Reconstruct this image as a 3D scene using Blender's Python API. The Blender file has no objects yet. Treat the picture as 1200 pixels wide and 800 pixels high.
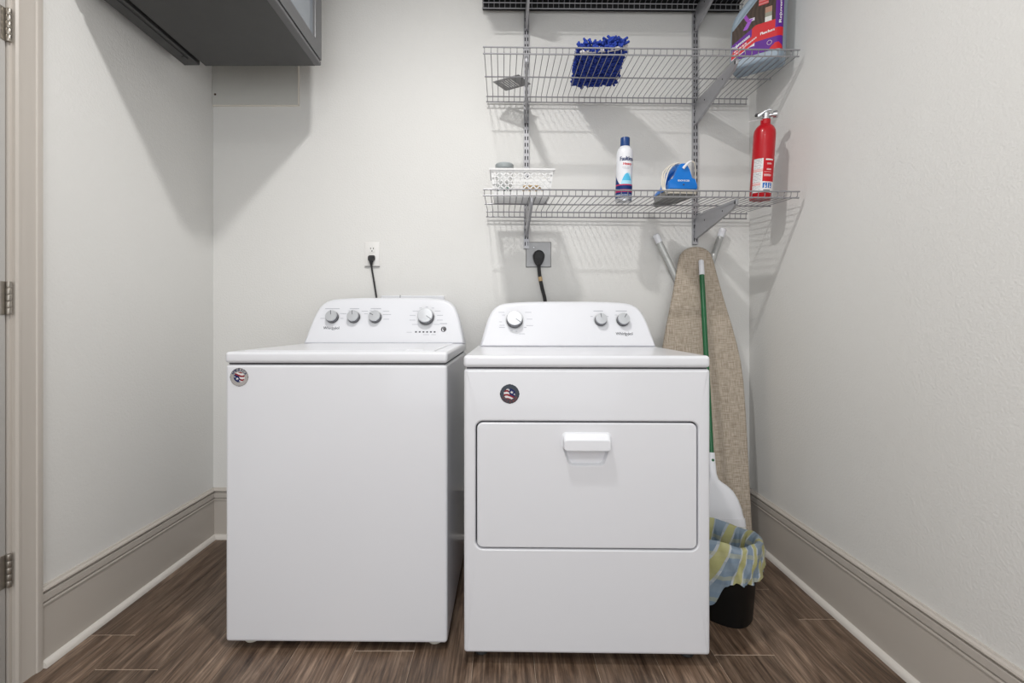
import bpy, bmesh, math, random
from math import pi, sin, cos, radians, atan2, sqrt
from mathutils import Vector, Matrix

rnd = random.Random(7)
S = bpy.context.scene
COL = S.collection

# ------------------------------------------------------------------ camera, world, lights, exposure
CAM_D, CAM_Z = 2.276, 1.026           # distance to the back wall (y = 0) and eye height
cam = bpy.data.objects.new('camera', bpy.data.cameras.new('camera'))
COL.objects.link(cam)
cam.location = (0, -CAM_D, CAM_Z)
cam.rotation_euler = (pi / 2, 0, 0)
cam.data.sensor_width = 36
cam.data.lens = 16.8
cam.data.shift_x = 0.0100
cam.data.shift_y = -0.0192
cam.data.clip_start = 0.02
S.camera = cam

W = bpy.data.worlds.new('world')
S.world = W
W.use_nodes = True
W.node_tree.nodes['Background'].inputs[0].default_value = (0.95, 0.97, 1.0, 1)
W.node_tree.nodes['Background'].inputs[1].default_value = 0.25

S.view_settings.view_transform = 'Standard'
S.view_settings.look = 'None'
S.view_settings.gamma = 1
S.view_settings.use_curve_mapping = False
S.view_settings.exposure = 0.0

KEY_POWER, FILL_POWER, CEILING_FILL_POWER = 21.5, 34.0, 15.0
KEY_LOC = (-0.20, -1.29, 2.715)
def area(name, loc, rot, power, sx, sy=None, color=(1, 1, 1), parent=None):
    l = bpy.data.lights.new(name, 'AREA')
    l.energy = power
    l.color = color
    if sy is None:
        l.shape = 'DISK'; l.size = sx
    else:
        l.shape = 'RECTANGLE'; l.size = sx; l.size_y = sy
    o = bpy.data.objects.new(name, l)
    COL.objects.link(o)
    o.location = loc; o.rotation_euler = rot
    if parent: o.parent = parent
    return o
# added soft fill lamp behind the camera, at the rear of the room
area('rear_fill_light', (-0.1, -4.15, 1.35), (radians(90), 0, 0), FILL_POWER, 2.3, 2.3, (0.95, 0.975, 1.0))

# ------------------------------------------------------------------ materials
MATS = {}
def nt(name):
    m = bpy.data.materials.new(name); m.use_nodes = True
    t = m.node_tree
    return m, t, t.nodes['Principled BSDF']
def mat(name, col, rough=0.5, metal=0.0, coat=0.0, trans=0.0, bump=None, vary=None, spec=None, emit=None):
    if name in MATS: return MATS[name]
    m, t, b = nt(name)
    b.inputs['Base Color'].default_value = (*col, 1)
    b.inputs['Roughness'].default_value = rough
    b.inputs['Metallic'].default_value = metal
    b.inputs['Coat Weight'].default_value = coat
    b.inputs['Coat Roughness'].default_value = 0.08
    b.inputs['Transmission Weight'].default_value = trans
    if spec is not None: b.inputs['Specular IOR Level'].default_value = spec
    if emit:
        b.inputs['Emission Color'].default_value = (*emit[0], 1); b.inputs['Emission Strength'].default_value = emit[1]
    if bump or vary:
        tc = t.nodes.new('ShaderNodeTexCoord')
    if bump:
        n = t.nodes.new('ShaderNodeTexNoise'); n.inputs['Scale'].default_value = bump[0]; n.inputs['Detail'].default_value = 3
        bp = t.nodes.new('ShaderNodeBump'); bp.inputs['Strength'].default_value = bump[1]; bp.inputs['Distance'].default_value = bump[2]
        t.links.new(tc.outputs['Object'], n.inputs['Vector']); t.links.new(n.outputs['Fac'], bp.inputs['Height'])
        t.links.new(bp.outputs['Normal'], b.inputs['Normal'])
    if vary:
        n = t.nodes.new('ShaderNodeTexNoise'); n.inputs['Scale'].default_value = vary[0]; n.inputs['Detail'].default_value = 2
        r = t.nodes.new('ShaderNodeMixRGB'); r.inputs[1].default_value = (*[c * (1 - vary[1]) for c in col], 1)
        r.inputs[2].default_value = (*[min(1, c * (1 + vary[1])) for c in col], 1)
        t.links.new(tc.outputs['Object'], n.inputs['Vector']); t.links.new(n.outputs['Fac'], r.inputs[0])
        t.links.new(r.outputs[0], b.inputs['Base Color'])
    MATS[name] = m
    return m

M_WALL = mat('wall_paint', (0.750, 0.745, 0.725), 0.55, bump=(135, 0.4, 0.003), vary=(3, 0.012))
M_CEIL = mat('ceiling_paint', (0.80, 0.79, 0.77), 0.8, bump=(150, 0.3, 0.001))
M_TRIM = mat('greige_trim_paint', (0.525, 0.485, 0.44), 0.38, vary=(4, 0.02))
M_SHOE = mat('lit_shoe_trim', (0.70, 0.665, 0.62), 0.38)  # trim paint made lighter: overhead light put into the colour
M_WHITE = mat('white_enamel', (0.755, 0.763, 0.80), 0.28, coat=0.35, vary=(2, 0.01))
M_WHITEP = mat('white_plastic', (0.79, 0.80, 0.84), 0.32)
M_GAP = mat('dark_seam', (0.05, 0.05, 0.055), 0.7)
M_WIRE = mat('grey_epoxy_coat', (0.30, 0.30, 0.315), 0.38, metal=0.25, vary=(60, 0.05))
M_STD = mat('silver_grey_steel', (0.40, 0.40, 0.42), 0.36, metal=0.45, vary=(40, 0.05))
M_CAB = mat('charcoal_paint', (0.042, 0.042, 0.042), 0.42, vary=(20, 0.12))
M_CABD = mat('charcoal_door_paint', (0.105, 0.105, 0.11), 0.35, vary=(20, 0.06))
M_BLACK = mat('black_plastic', (0.012, 0.012, 0.013), 0.45, vary=(50, 0.2))
M_BIN = mat('black_bin_plastic', (0.006, 0.006, 0.006), 0.5, spec=0.3)
M_RUBBER = mat('black_rubber', (0.018, 0.018, 0.02), 0.6, vary=(80, 0.2))
M_CHROME = mat('brushed_chrome', (0.62, 0.63, 0.65), 0.25, metal=0.9, vary=(90, 0.05))
M_KNOB = mat('dark_chrome', (0.16, 0.16, 0.17), 0.25, metal=0.8)
M_KFACE = mat('satin_silver', (0.60, 0.62, 0.65), 0.35, metal=0.55, vary=(60, 0.04))
M_NICKEL = mat('satin_nickel', (0.36, 0.33, 0.29), 0.33, metal=0.85, vary=(60, 0.06))
M_INK = mat('grey_ink', (0.47, 0.48, 0.53), 0.6)
M_INKD = mat('dark_ink', (0.06, 0.065, 0.08), 0.5)
M_BLUEP = mat('bright_blue_plastic', (0.003, 0.175, 0.62), 0.38, spec=0.35)
M_SOLE = mat('grey_soleplate', (0.17, 0.17, 0.165), 0.4, metal=0.4, vary=(30, 0.1))
M_CORD = mat('cream_cord', (0.72, 0.67, 0.58), 0.6, vary=(80, 0.06))
M_RED = mat('red_enamel', (0.48, 0.004, 0.012), 0.3, spec=0.35, coat=0.1)
M_GREEN = mat('green_coated_steel', (0.004, 0.115, 0.035), 0.3, coat=0.2)
M_CHEN = mat('blue_chenille', (0.012, 0.040, 0.30), 0.85, vary=(90, 0.6))
M_LIN = mat('white_terry_lining', (0.70, 0.67, 0.68), 0.9, bump=(300, 0.6, 0.002))
M_CLOTH = mat('tan_cloth', (0.62, 0.45, 0.26), 0.9, bump=(200, 0.6, 0.002))
M_JUG = mat('blue_grey_plastic', (0.33, 0.41, 0.49), 0.48, vary=(8, 0.06))
M_GREYLID = mat('grey_lid_plastic', (0.34, 0.37, 0.38), 0.4)
M_JAR = mat('milky_jar', (0.78, 0.79, 0.79), 0.3, trans=0.15)
M_GREENL = mat('green_label', (0.01, 0.20, 0.11), 0.5)
M_TRAY = mat('grey_slotted_plastic', (0.31, 0.31, 0.315), 0.5, vary=(30, 0.05))
M_BASKET = mat('white_basket_plastic', (0.80, 0.80, 0.80), 0.35)
M_LEGT = mat('pale_grey_tube', (0.50, 0.51, 0.50), 0.35, metal=0.3)
M_STEELP = mat('steel_wall_plate', (0.33, 0.33, 0.335), 0.4, metal=0.5, vary=(30, 0.06))
M_OUT = mat('outlet_white', (0.80, 0.79, 0.77), 0.35)
M_TAG = mat('tan_tag', (0.55, 0.38, 0.20), 0.6)
M_BRIST = mat('white_bristle', (0.62, 0.62, 0.60), 0.8)
M_GROUT = mat('tan_joint', (0.46, 0.36, 0.28), 0.8)
M_HOLE = mat('hole_dark', (0.01, 0.01, 0.01), 0.8)
M_DOORP = mat('door_paint', (0.50, 0.49, 0.47), 0.4, vary=(4, 0.02))
M_BOARDP = mat('panel_paint', (0.60, 0.60, 0.57), 0.4, vary=(12, 0.03))
M_CAULK = mat('caulk_cream', (0.74, 0.70, 0.63), 0.6)
M_WTXT = mat('white_ink', (0.85, 0.85, 0.86), 0.5)
M_REDTXT = mat('red_ink', (0.62, 0.02, 0.03), 0.5)
M_NAVY = mat('navy_ink', (0.012, 0.03, 0.12), 0.45)

def mat_glass_panel():
    m, t, b = nt('smoky_blue_glass')
    b.inputs['Base Color'].default_value = (0.22, 0.25, 0.285, 1)
    b.inputs['Roughness'].default_value = 0.16
    b.inputs['Coat Weight'].default_value = 0.6
    return m
M_GLASS = mat_glass_panel()

def mat_wood():
    m, t, b = nt('wood_look_plank')
    L = t.links.new; N = t.nodes.new
    tc = N('ShaderNodeTexCoord'); oi = N('ShaderNodeObjectInfo')
    mul = N('ShaderNodeMath'); mul.operation = 'MULTIPLY'; mul.inputs[1].default_value = 37.0
    L(oi.outputs['Random'], mul.inputs[0])
    cmb = N('ShaderNodeCombineXYZ'); L(mul.outputs[0], cmb.inputs[0]); L(mul.outputs[0], cmb.inputs[1])
    add = N('ShaderNodeVectorMath'); add.operation = 'ADD'; L(tc.outputs['Object'], add.inputs[0]); L(cmb.outputs[0], add.inputs[1])
    def noise(scale, sc, detail, dist=0.0):
        mp = N('ShaderNodeMapping'); mp.inputs['Scale'].default_value = sc; L(add.outputs[0], mp.inputs['Vector'])
        n = N('ShaderNodeTexNoise'); n.inputs['Scale'].default_value = scale; n.inputs['Detail'].default_value = detail
        n.inputs['Distortion'].default_value = dist; n.inputs['Roughness'].default_value = 0.62
        L(mp.outputs[0], n.inputs['Vector']); return n
    n1 = noise(1.0, (44, 2.2, 1), 8, 0.6)      # grain streaks
    n2 = noise(1.0, (11, 2.2, 1), 5, 2.6)       # broad figure
    n3 = noise(1.0, (170, 6, 1), 3, 0.3)       # fine pores
    mx = N('ShaderNodeMath'); mx.operation = 'MULTIPLY_ADD'; mx.inputs[1].default_value = 0.55
    L(n1.outputs['Fac'], mx.inputs[0])
    m2 = N('ShaderNodeMath'); m2.operation = 'MULTIPLY'; m2.inputs[1].default_value = 0.45; L(n2.outputs['Fac'], m2.inputs[0])
    L(m2.outputs[0], mx.inputs[2])
    r = N('ShaderNodeValToRGB'); cr = r.color_ramp
    cr.elements[0].position = 0.34; cr.elements[0].color = (0.040, 0.023, 0.014, 1)
    cr.elements[1].position = 0.66; cr.elements[1].color = (0.300, 0.215, 0.155, 1)
    e = cr.elements.new(0.46); e.color = (0.115, 0.073, 0.048, 1)
    e = cr.elements.new(0.56); e.color = (0.190, 0.130, 0.092, 1)
    L(mx.outputs[0], r.inputs[0])
    pv = N('ShaderNodeMapRange'); pv.inputs[3].default_value = 0.78; pv.inputs[4].default_value = 1.22; L(oi.outputs['Random'], pv.inputs[0])
    hs = N('ShaderNodeHueSaturation'); L(r.outputs[0], hs.inputs['Color']); L(pv.outputs[0], hs.inputs['Value'])
    pr = N('ShaderNodeMapRange'); pr.inputs[1].default_value = 0.35; pr.inputs[2].default_value = 0.65
    pr.inputs[3].default_value = 0.55; pr.inputs[4].default_value = 1.32; L(n3.outputs['Fac'], pr.inputs[0])
    ml = N('ShaderNodeMixRGB'); ml.blend_type = 'MULTIPLY'; ml.inputs[0].default_value = 1
    L(hs.outputs[0], ml.inputs[1]); L(pr.outputs[0], ml.inputs[2])
    L(ml.outputs[0], b.inputs['Base Color'])
    b.inputs['Roughness'].default_value = 0.42
    bp = N('ShaderNodeBump'); bp.inputs['Strength'].default_value = 0.25; bp.inputs['Distance'].default_value = 0.001
    L(n1.outputs['Fac'], bp.inputs['Height']); L(bp.outputs[0], b.inputs['Normal'])
    return m
M_WOOD = mat_wood()

def mat_linen():
    m, t, b = nt('beige_linen_weave')
    L = t.links.new; N = t.nodes.new
    tc = N('ShaderNodeTexCoord')
    outs = []
    for sc in ((320, 1, 26), (26, 1, 320)):
        mp = N('ShaderNodeMapping'); mp.inputs['Scale'].default_value = sc; L(tc.outputs['Object'], mp.inputs['Vector'])
        n = N('ShaderNodeTexNoise'); n.inputs['Scale'].default_value = 1; n.inputs['Detail'].default_value = 2; L(mp.outputs[0], n.inputs['Vector'])
        outs.append(n)
    a = N('ShaderNodeMath'); a.operation = 'ADD'; L(outs[0].outputs['Fac'], a.inputs[0]); L(outs[1].outputs['Fac'], a.inputs[1])
    r = N('ShaderNodeValToRGB'); cr = r.color_ramp
    cr.elements[0].position = 0.40; cr.elements[0].color = (0.34, 0.28, 0.215, 1)
    cr.elements[1].position = 0.62; cr.elements[1].color = (0.58, 0.505, 0.42, 1)
    h = N('ShaderNodeMath'); h.operation = 'MULTIPLY'; h.inputs[1].default_value = 0.5; L(a.outputs[0], h.inputs[0])
    L(h.outputs[0], r.inputs[0]); L(r.outputs[0], b.inputs['Base Color'])
    b.inputs['Roughness'].default_value = 0.9
    bp = N('ShaderNodeBump'); bp.inputs['Strength'].default_value = 0.4; bp.inputs['Distance'].default_value = 0.001
    L(h.outputs[0], bp.inputs['Height']); L(bp.outputs[0], b.inputs['Normal'])
    return m
M_LINEN = mat_linen()

def mat_print():                      # flat print: colours held in a colour attribute
    m, t, b = nt('printed_label')
    a = t.nodes.new('ShaderNodeVertexColor'); a.layer_name = 'ink'
    t.links.new(a.outputs['Color'], b.inputs['Base Color'])
    b.inputs['Roughness'].default_value = 0.45
    b.inputs['Specular IOR Level'].default_value = 0.2
    return m
M_PRINT = mat_print()

def mat_bag():
    m, t, b = nt('plaid_bin_liner')
    L = t.links.new; N = t.nodes.new
    uv = N('ShaderNodeUVMap'); uv.uv_map = 'uv'
    sp = N('ShaderNodeSeparateXYZ'); L(uv.outputs[0], sp.inputs[0])
    def stripe(sock, freq, lo, hi, off=0.0):
        a = N('ShaderNodeMath'); a.operation = 'MULTIPLY_ADD'; a.inputs[1].default_value = freq; a.inputs[2].default_value = off; L(sock, a.inputs[0])
        f = N('ShaderNodeMath'); f.operation = 'FRACT'; L(a.outputs[0], f.inputs[0])
        g = N('ShaderNodeMath'); g.operation = 'GREATER_THAN'; g.inputs[1].default_value = lo; L(f.outputs[0], g.inputs[0])
        h = N('ShaderNodeMath'); h.operation = 'LESS_THAN'; h.inputs[1].default_value = hi; L(f.outputs[0], h.inputs[0])
        k = N('ShaderNodeMath'); k.operation = 'MULTIPLY'; L(g.outputs[0], k.inputs[0]); L(h.outputs[0], k.inputs[1])
        return k.outputs[0]
    def mix(f, c1, c2, s):
        x = N('ShaderNodeMixRGB'); 
        k = N('ShaderNodeMath'); k.operation = 'MULTIPLY'; k.inputs[1].default_value = s; L(f, k.inputs[0]); L(k.outputs[0], x.inputs[0])
        if hasattr(c1, 'links'): L(c1, x.inputs[1])
        else: x.inputs[1].default_value = c1
        x.inputs[2].default_value = c2
        return x.outputs[0]
    c = mix(stripe(sp.outputs[0], 16.5, 0.0, 0.50), (0.52, 0.56, 0.60, 1), (0.20, 0.275, 0.36, 1), 0.95)
    c = mix(stripe(sp.outputs[1], 13.0, 0.0, 0.40, 0.2), c, (0.27, 0.34, 0.41, 1), 0.55)
    c = mix(stripe(sp.outputs[0], 16.5, 0.58, 0.92), c, (0.46, 0.44, 0.16, 1), 0.88)
    c = mix(stripe(sp.outputs[1], 13.0, 0.62, 0.80, 0.2), c, (0.52, 0.50, 0.28, 1), 0.40)
    L(c, b.inputs['Base Color'])
    b.inputs['Roughness'].default_value = 0.35
    return m
M_BAG = mat_bag()

# ------------------------------------------------------------------ mesh helpers
def mk(name, bm, material, parent=None, loc=None, smooth=True, angle=32, flat=False):
    me = bpy.data.meshes.new(name)
    bmesh.ops.recalc_face_normals(bm, faces=bm.faces[:])
    bm.to_mesh(me); bm.free()
    if smooth:
        me.polygons.foreach_set('use_smooth', [True] * len(me.polygons))
        me.set_sharp_from_angle(angle=radians(angle))
    if material: me.materials.append(material)
    o = bpy.data.objects.new(name, me)
    COL.objects.link(o)
    if parent: o.parent = parent
    if loc: o.location = loc
    if flat:
        w = o.modifiers.new('weighted', 'WEIGHTED_NORMAL'); w.keep_sharp = True; w.weight = 100
    return o
def inst(name, me, parent=None, loc=(0, 0, 0), rot=(0, 0, 0)):
    o = bpy.data.objects.new(name, me); COL.objects.link(o)
    if parent: o.parent = parent
    o.location = loc; o.rotation_euler = rot
    return o
def thing(name, label, cat, loc=(0, 0, 0), rot=(0, 0, 0), group=None):
    o = bpy.data.objects.new(name, None); COL.objects.link(o)
    o.empty_display_size = 0.05
    o.location = loc; o.rotation_euler = rot
    o['label'] = label; o['category'] = cat
    if group: o['group'] = group
    return o
def tag(o, label, cat, group=None):
    o['label'] = label; o['category'] = cat
    if group: o['group'] = group
    return o
def struct(o): o['kind'] = 'structure'; return o
def B(): return bmesh.new()
def box(bm, x0, x1, y0, y1, z0, z1, bev=0.0, seg=2, mtx=None):
    t = bmesh.new()
    bmesh.ops.create_cube(t, size=1)
    for v in t.verts:
        v.co = Vector(((x0 + x1) / 2 + v.co.x * (x1 - x0), (y0 + y1) / 2 + v.co.y * (y1 - y0), (z0 + z1) / 2 + v.co.z * (z1 - z0)))
    if bev: bmesh.ops.bevel(t, geom=t.edges[:], offset=bev, segments=seg, profile=0.5, affect='EDGES')
    join(bm, t, mtx)
    return bm
def join(bm, t, mtx=None):
    vm = {}
    for v in t.verts: vm[v] = bm.verts.new(mtx @ v.co if mtx else v.co)
    for f in t.faces:
        try: bm.faces.new([vm[v] for v in f.verts])
        except ValueError: pass
    t.free()
def rings(bm, rs, cap0=True, cap1=True, closed=True):
    vs = [[bm.verts.new(p) for p in r] for r in rs]
    n = len(rs[0])
    for a, b in zip(vs, vs[1:]):
        for i in range(n if closed else n - 1):
            j = (i + 1) % n
            bm.faces.new((a[i], a[j], b[j], b[i]))
    if cap0: bm.faces.new(vs[0][::-1])
    if cap1: bm.faces.new(vs[-1])
    return vs
def tube(bm, pts, r, seg=8, cap=True):
    pts = [Vector(p) for p in pts]
    rr = r if isinstance(r, (list, tuple)) else [r] * len(pts)
    tans = []
    for i in range(len(pts)):
        a = pts[max(i - 1, 0)]; b = pts[min(i + 1, len(pts) - 1)]
        if 0 < i < len(pts) - 1:
            t = (pts[i] - a).normalized() + (b - pts[i]).normalized()
        else: t = b - a
        tans.append(t.normalized())
    up = Vector((0, 0, 1)) if abs(tans[0].z) < 0.9 else Vector((0, 1, 0))
    n = tans[0].cross(up).normalized()
    out = []
    for i, p in enumerate(pts):
        t = tans[i]
        n = (n - t * n.dot(t)).normalized(); bno = t.cross(n)
        k = 1.0
        out.append([p + (n * cos(2 * pi * j / seg) + bno * sin(2 * pi * j / seg)) * rr[i] * k for j in range(seg)])
    rings(bm, out, cap, cap)
    return bm
def lathe(bm, prof, seg=32, mtx=None, cap0=True, cap1=True):
    rs = []
    for r, z in prof:
        ring = [Vector((max(r, 1e-5) * cos(2 * pi * j / seg), max(r, 1e-5) * sin(2 * pi * j / seg), z)) for j in range(seg)]
        rs.append([mtx @ p for p in ring] if mtx else ring)
    rings(bm, rs, cap0, cap1)
    return bm
def prism(bm, pts, axis, a0, a1, bev=0.0, mtx=None):
    """pts 2D outline, extruded from a0 to a1; axis 'x': pts=(y,z), 'y': (x,z), 'z': (x,y)"""
    f = {'x': lambda p, a: Vector((a, p[0], p[1])), 'y': lambda p, a: Vector((p[0], a, p[1])), 'z': lambda p, a: Vector((p[0], p[1], a))}[axis]
    t = bmesh.new()
    rings(t, [[f(p, a0) for p in pts], [f(p, a1) for p in pts]])
    if bev:
        bmesh.ops.recalc_face_normals(t, faces=t.faces[:])
        bmesh.ops.bevel(t, geom=t.edges[:], offset=bev, segments=2, profile=0.5, affect='EDGES')
    join(bm, t, mtx)
    return bm
def rrect(x0, x1, z0, z1, r, n=6):
    out = []
    for cx, cz, a in ((x1 - r, z1 - r, 0), (x0 + r, z1 - r, 90), (x0 + r, z0 + r, 180), (x1 - r, z0 + r, 270)):
        for i in range(n + 1):
            t = radians(a + 90 * i / n)
            out.append((cx + r * cos(t), cz + r * sin(t)))
    return out
def inset2(pts, d):
    """offset a closed 2D outline inwards by d (outline counter-clockwise)"""
    n = len(pts); out = []
    for i in range(n):
        p0 = Vector(pts[i - 1]); p1 = Vector(pts[i]); p2 = Vector(pts[(i + 1) % n])
        t = ((p1 - p0).normalized() + (p2 - p1).normalized())
        t = t.normalized() if t.length > 1e-9 else (p2 - p1).normalized()
        out.append((p1.x - t.y * d, p1.y + t.x * d))
    return out
def spline(pts, n=6):
    pts = [Vector(p) for p in pts]; out = []
    for i in range(len(pts) - 1):
        p0 = pts[max(i - 1, 0)]; p1 = pts[i]; p2 = pts[i + 1]; p3 = pts[min(i + 2, len(pts) - 1)]
        for k in range(n):
            t = k / n
            out.append(0.5 * ((2 * p1) + (p2 - p0) * t + (2 * p0 - 5 * p1 + 4 * p2 - p3) * t * t + (3 * p1 - p0 - 3 * p2 + p3) * t ** 3))
    out.append(pts[-1])
    return out
def frame_mtx(o, x, y, z):
    return Matrix(((x[0], y[0], z[0], o[0]), (x[1], y[1], z[1], o[1]), (x[2], y[2], z[2], o[2]), (0, 0, 0, 1)))

_TXT = {}
def text_geo(s, shear=0.0):
    k = (s, shear)
    if k not in _TXT:
        c = bpy.data.curves.new('lettering', 'FONT'); c.body = s; c.size = 1; c.shear = shear; c.resolution_u = 3
        o = bpy.data.objects.new('lettering', c)
        COL.objects.link(o); bpy.context.view_layer.update()
        me = bpy.data.meshes.new_from_object(o.evaluated_get(bpy.context.evaluated_depsgraph_get()))
        vs = [(v.co.x, v.co.y) for v in me.vertices]; fs = [tuple(p.vertices) for p in me.polygons]
        bpy.data.objects.remove(o); bpy.data.curves.remove(c); bpy.data.meshes.remove(me)
        x0 = min(v[0] for v in vs); x1 = max(v[0] for v in vs)
        _TXT[k] = ([(v[0] - x0, v[1]) for v in vs], fs, x1 - x0)
    return _TXT[k]
def text(bm, s, width, fn, height=None, shear=0.0, bold=0.0):
    """letters scaled to `width`; fn maps (u centred, v from baseline) to a point"""
    vs, fs, w = text_geo(s, shear)
    k = width / w
    kv = (height / 0.7) if height else k
    for du in ((0.0,) if not bold else (-bold, bold)):
        nv = [bm.verts.new(fn((x - w / 2) * k + du, y * kv)) for x, y in vs]
        for f in fs:
            try: bm.faces.new([nv[i] for i in f])
            except ValueError: pass

def print_patch(name, fn, colf, nu, nv, parent, u0=0, u1=1, v0=0, v1=1):
    """a grid of flat coloured cells laid over a surface (printed label)"""
    verts = []; faces = []; cols = []; idx = {}
    def vid(i, j):
        if (i, j) not in idx:
            idx[(i, j)] = len(verts)
            verts.append(tuple(fn(u0 + (u1 - u0) * i / nu, v0 + (v1 - v0) * j / nv)))
        return idx[(i, j)]
    for j in range(nv):
        for i in range(nu):
            c = colf(u0 + (u1 - u0) * (i + 0.5) / nu, v0 + (v1 - v0) * (j + 0.5) / nv)
            if c is None: continue
            faces.append((vid(i, j), vid(i + 1, j), vid(i + 1, j + 1), vid(i, j + 1))); cols.append(c)
    me = bpy.data.meshes.new(name); me.from_pydata(verts, [], faces)
    ca = me.color_attributes.new('ink', 'FLOAT_COLOR', 'CORNER')
    flat = []
    for c in cols: flat += [c[0], c[1], c[2], 1.0] * 4
    ca.data.foreach_set('color', flat)
    me.materials.append(M_PRINT)
    o = bpy.data.objects.new(name, me); COL.objects.link(o)
    if parent: o.parent = parent
    me.polygons.foreach_set('use_smooth', [True] * len(me.polygons))
    return o

# ------------------------------------------------------------------ the setting
XL, XR, CEIL, YR = -1.374, 1.179, 2.745, -4.2
def wallbox(name, parts):
    bm = B()
    for p in parts: box(bm, *p)
    return struct(mk(name, bm, M_WALL, smooth=False))
T = 0.12
wallbox('wall_back', [(XL - T, XR + T, 0, T, 0, CEIL)])
wallbox('wall_right', [(XR, XR + T, YR, 0, 0, CEIL)])
DY0, DY1, DZ = -1.712, -0.932, 2.045          # door opening in the left wall
wallbox('wall_left', [(XL - T, XL, DY1, 0, 0, CEIL), (XL - T, XL, YR, DY0, 0, CEIL), (XL - T, XL, DY0, DY1, DZ, CEIL)])
bm = B(); box(bm, XL - T, XR + T, YR, T, CEIL, CEIL + 0.1); struct(mk('ceiling', bm, M_CEIL, smooth=False))
# unseen rear wall, its wide opening made to let fill light in
wallbox('wall_rear', [(XL - T, XL + 0.10, YR - T, YR, 0, CEIL), (XR - 0.10, XR + T, YR - T, YR, 0, CEIL), (XL + 0.10, XR - 0.10, YR - T, YR, 2.55, CEIL)])

# floor with separate wood-look planks
bm = B(); box(bm, XL - T, XR + T, YR - T, T, -0.08, -0.0016)
floor = struct(mk('floor', bm, M_GROUT, smooth=False))
PW, PL = 0.1857, 1.22
def plank_mesh(w, l):
    bm = B(); box(bm, -w / 2 + 0.0007, w / 2 - 0.0007, -l / 2 + 0.0020, l / 2 - 0.0020, -0.006, 0.0, 0.0008, 1)
    me = bpy.data.meshes.new('floor_plank'); bmesh.ops.recalc_face_normals(bm, faces=bm.faces[:]); bm.to_mesh(me); bm.free()
    me.materials.append(M_WOOD); return me
plank_cache = {}
joint_y = {0: -0.803, 1: -0.44, 2: -0.625, -1: -0.34, -2: -0.30, -5: -0.95, -6: -0.785, -7: -0.42, -3: -0.62, -4: -0.15}   # a known end joint per column
for c in range(-11, 4):
    x0 = 0.655 + c * PW; x1 = x0 + PW
    x0 = max(x0, XL); x1 = min(x1, XR)
    if x1 - x0 < 0.01: continue
    base = joint_y.get(c, rnd.uniform(-1.0, -0.1))
    y = base
    while y < 0: y += PL
    while y > -2.6:
        a, b = max(y - PL, -4.2), min(y, 0.0)
        key = (round(x1 - x0, 4), round(b - a, 4))
        if key not in plank_cache: plank_cache[key] = plank_mesh(*key)
        inst('floor_plank', plank_cache[key], floor, ((x0 + x1) / 2, (a + b) / 2, 0))
        y -= PL

# baseboards (profile: protrusion, height) and shoe moulding
BASE = [(0, 0.0), (0.012, 0.0), (0.012, 0.180), (0.0155, 0.182), (0.0155, 0.1860), (0.0060, 0.1875), (0.0060, 0.1925), (0.0135, 0.1945),
        (0.0135, 0.2145), (0.0055, 0.2165), (0.0055, 0.2210), (0.0135, 0.2230), (0.0160, 0.2265), (0.0140, 0.231), (0.0075, 0.234), (0.005, 0.2385), (0, 0.2385)]
SHOE = [(0.0122, 0.0005)] + [(0.0122 + 0.016 * cos(t), 0.0005 + 0.020 * sin(t)) for t in [radians(a) for a in range(0, 91, 15)]]
def baseboard(name, place, a0, a1):
    def ext(prof):
        bm = B()
        rings(bm, [[place(p, z, a0) for p, z in prof], [place(p, z, a1) for p, z in prof]])
        return bm
    o = struct(mk(name, ext(BASE), M_TRIM, angle=25))
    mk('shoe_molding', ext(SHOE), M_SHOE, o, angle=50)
baseboard('baseboard_back', lambda p, z, a: Vector((a, -p, z)), XL, XR)
baseboard('baseboard_right', lambda p, z, a: Vector((XR - p, a, z)), -3.9, 0.0)
CY0, CY1 = -0.936, -0.862                       # casing beside the door
baseboard('baseboard_left', lambda p, z, a: Vector((XL + p, a, z)), CY1, 0.0)

# door in the left wall: casing, jamb, slab and hinges
CAS = [(0, 0), (0.010, 0), (0.0135, 0.006), (0.0135, 0.012), (0.011, 0.014), (0.0125, 0.024), (0.0125, 0.045), (0.0145, 0.050), (0.0145, 0.054), (0.018, 0.057), (0.019, 0.066), (0.017, 0.074), (0, 0.074)]
bm = B()
rings(bm, [[Vector((XL + p, CY0 + w, 0.0)) for p, w in CAS], [Vector((XL + p, CY0 + w, DZ + w)) for p, w in CAS],
           [Vector((XL + p, DY0 - w + 0.004, DZ + w)) for p, w in CAS], [Vector((XL + p, DY0 - w + 0.004, 0.0)) for p, w in CAS]])
struct(mk('trim_1', bm, M_TRIM, angle=25))
bm = B()
box(bm, XL - T, XL + 0.001, DY1 - 0.014, DY1 - 0.0005, 0, DZ - 0.002, 0.001)
box(bm, XL - T, XL + 0.001, DY0 + 0.0005, DY0 + 0.014, 0, DZ - 0.002, 0.001)
box(bm, XL - T, XL + 0.001, DY0 + 0.014, DY1 - 0.014, DZ - 0.014, DZ - 0.002, 0.001)
struct(mk('trim_2', bm, M_TRIM))
SY1 = DY1 - 0.018; SY0 = DY0 + 0.018
bm = B(); box(bm, XL - 0.038, XL - 0.003, SY0, SY1, 0.008, DZ - 0.018, 0.0015)
door = struct(mk('door_1', bm, M_DOORP))
for z0, z1 in ((0.22, 0.86), (1.06, 1.90)):       # raised panels of the slab
    bm = B(); box(bm, XL - 0.006, XL + 0.001, SY0 + 0.11, SY1 - 0.11, z0, z1, 0.004)
    mk('door_panel', bm, M_DOORP, door)
bm = B()
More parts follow.
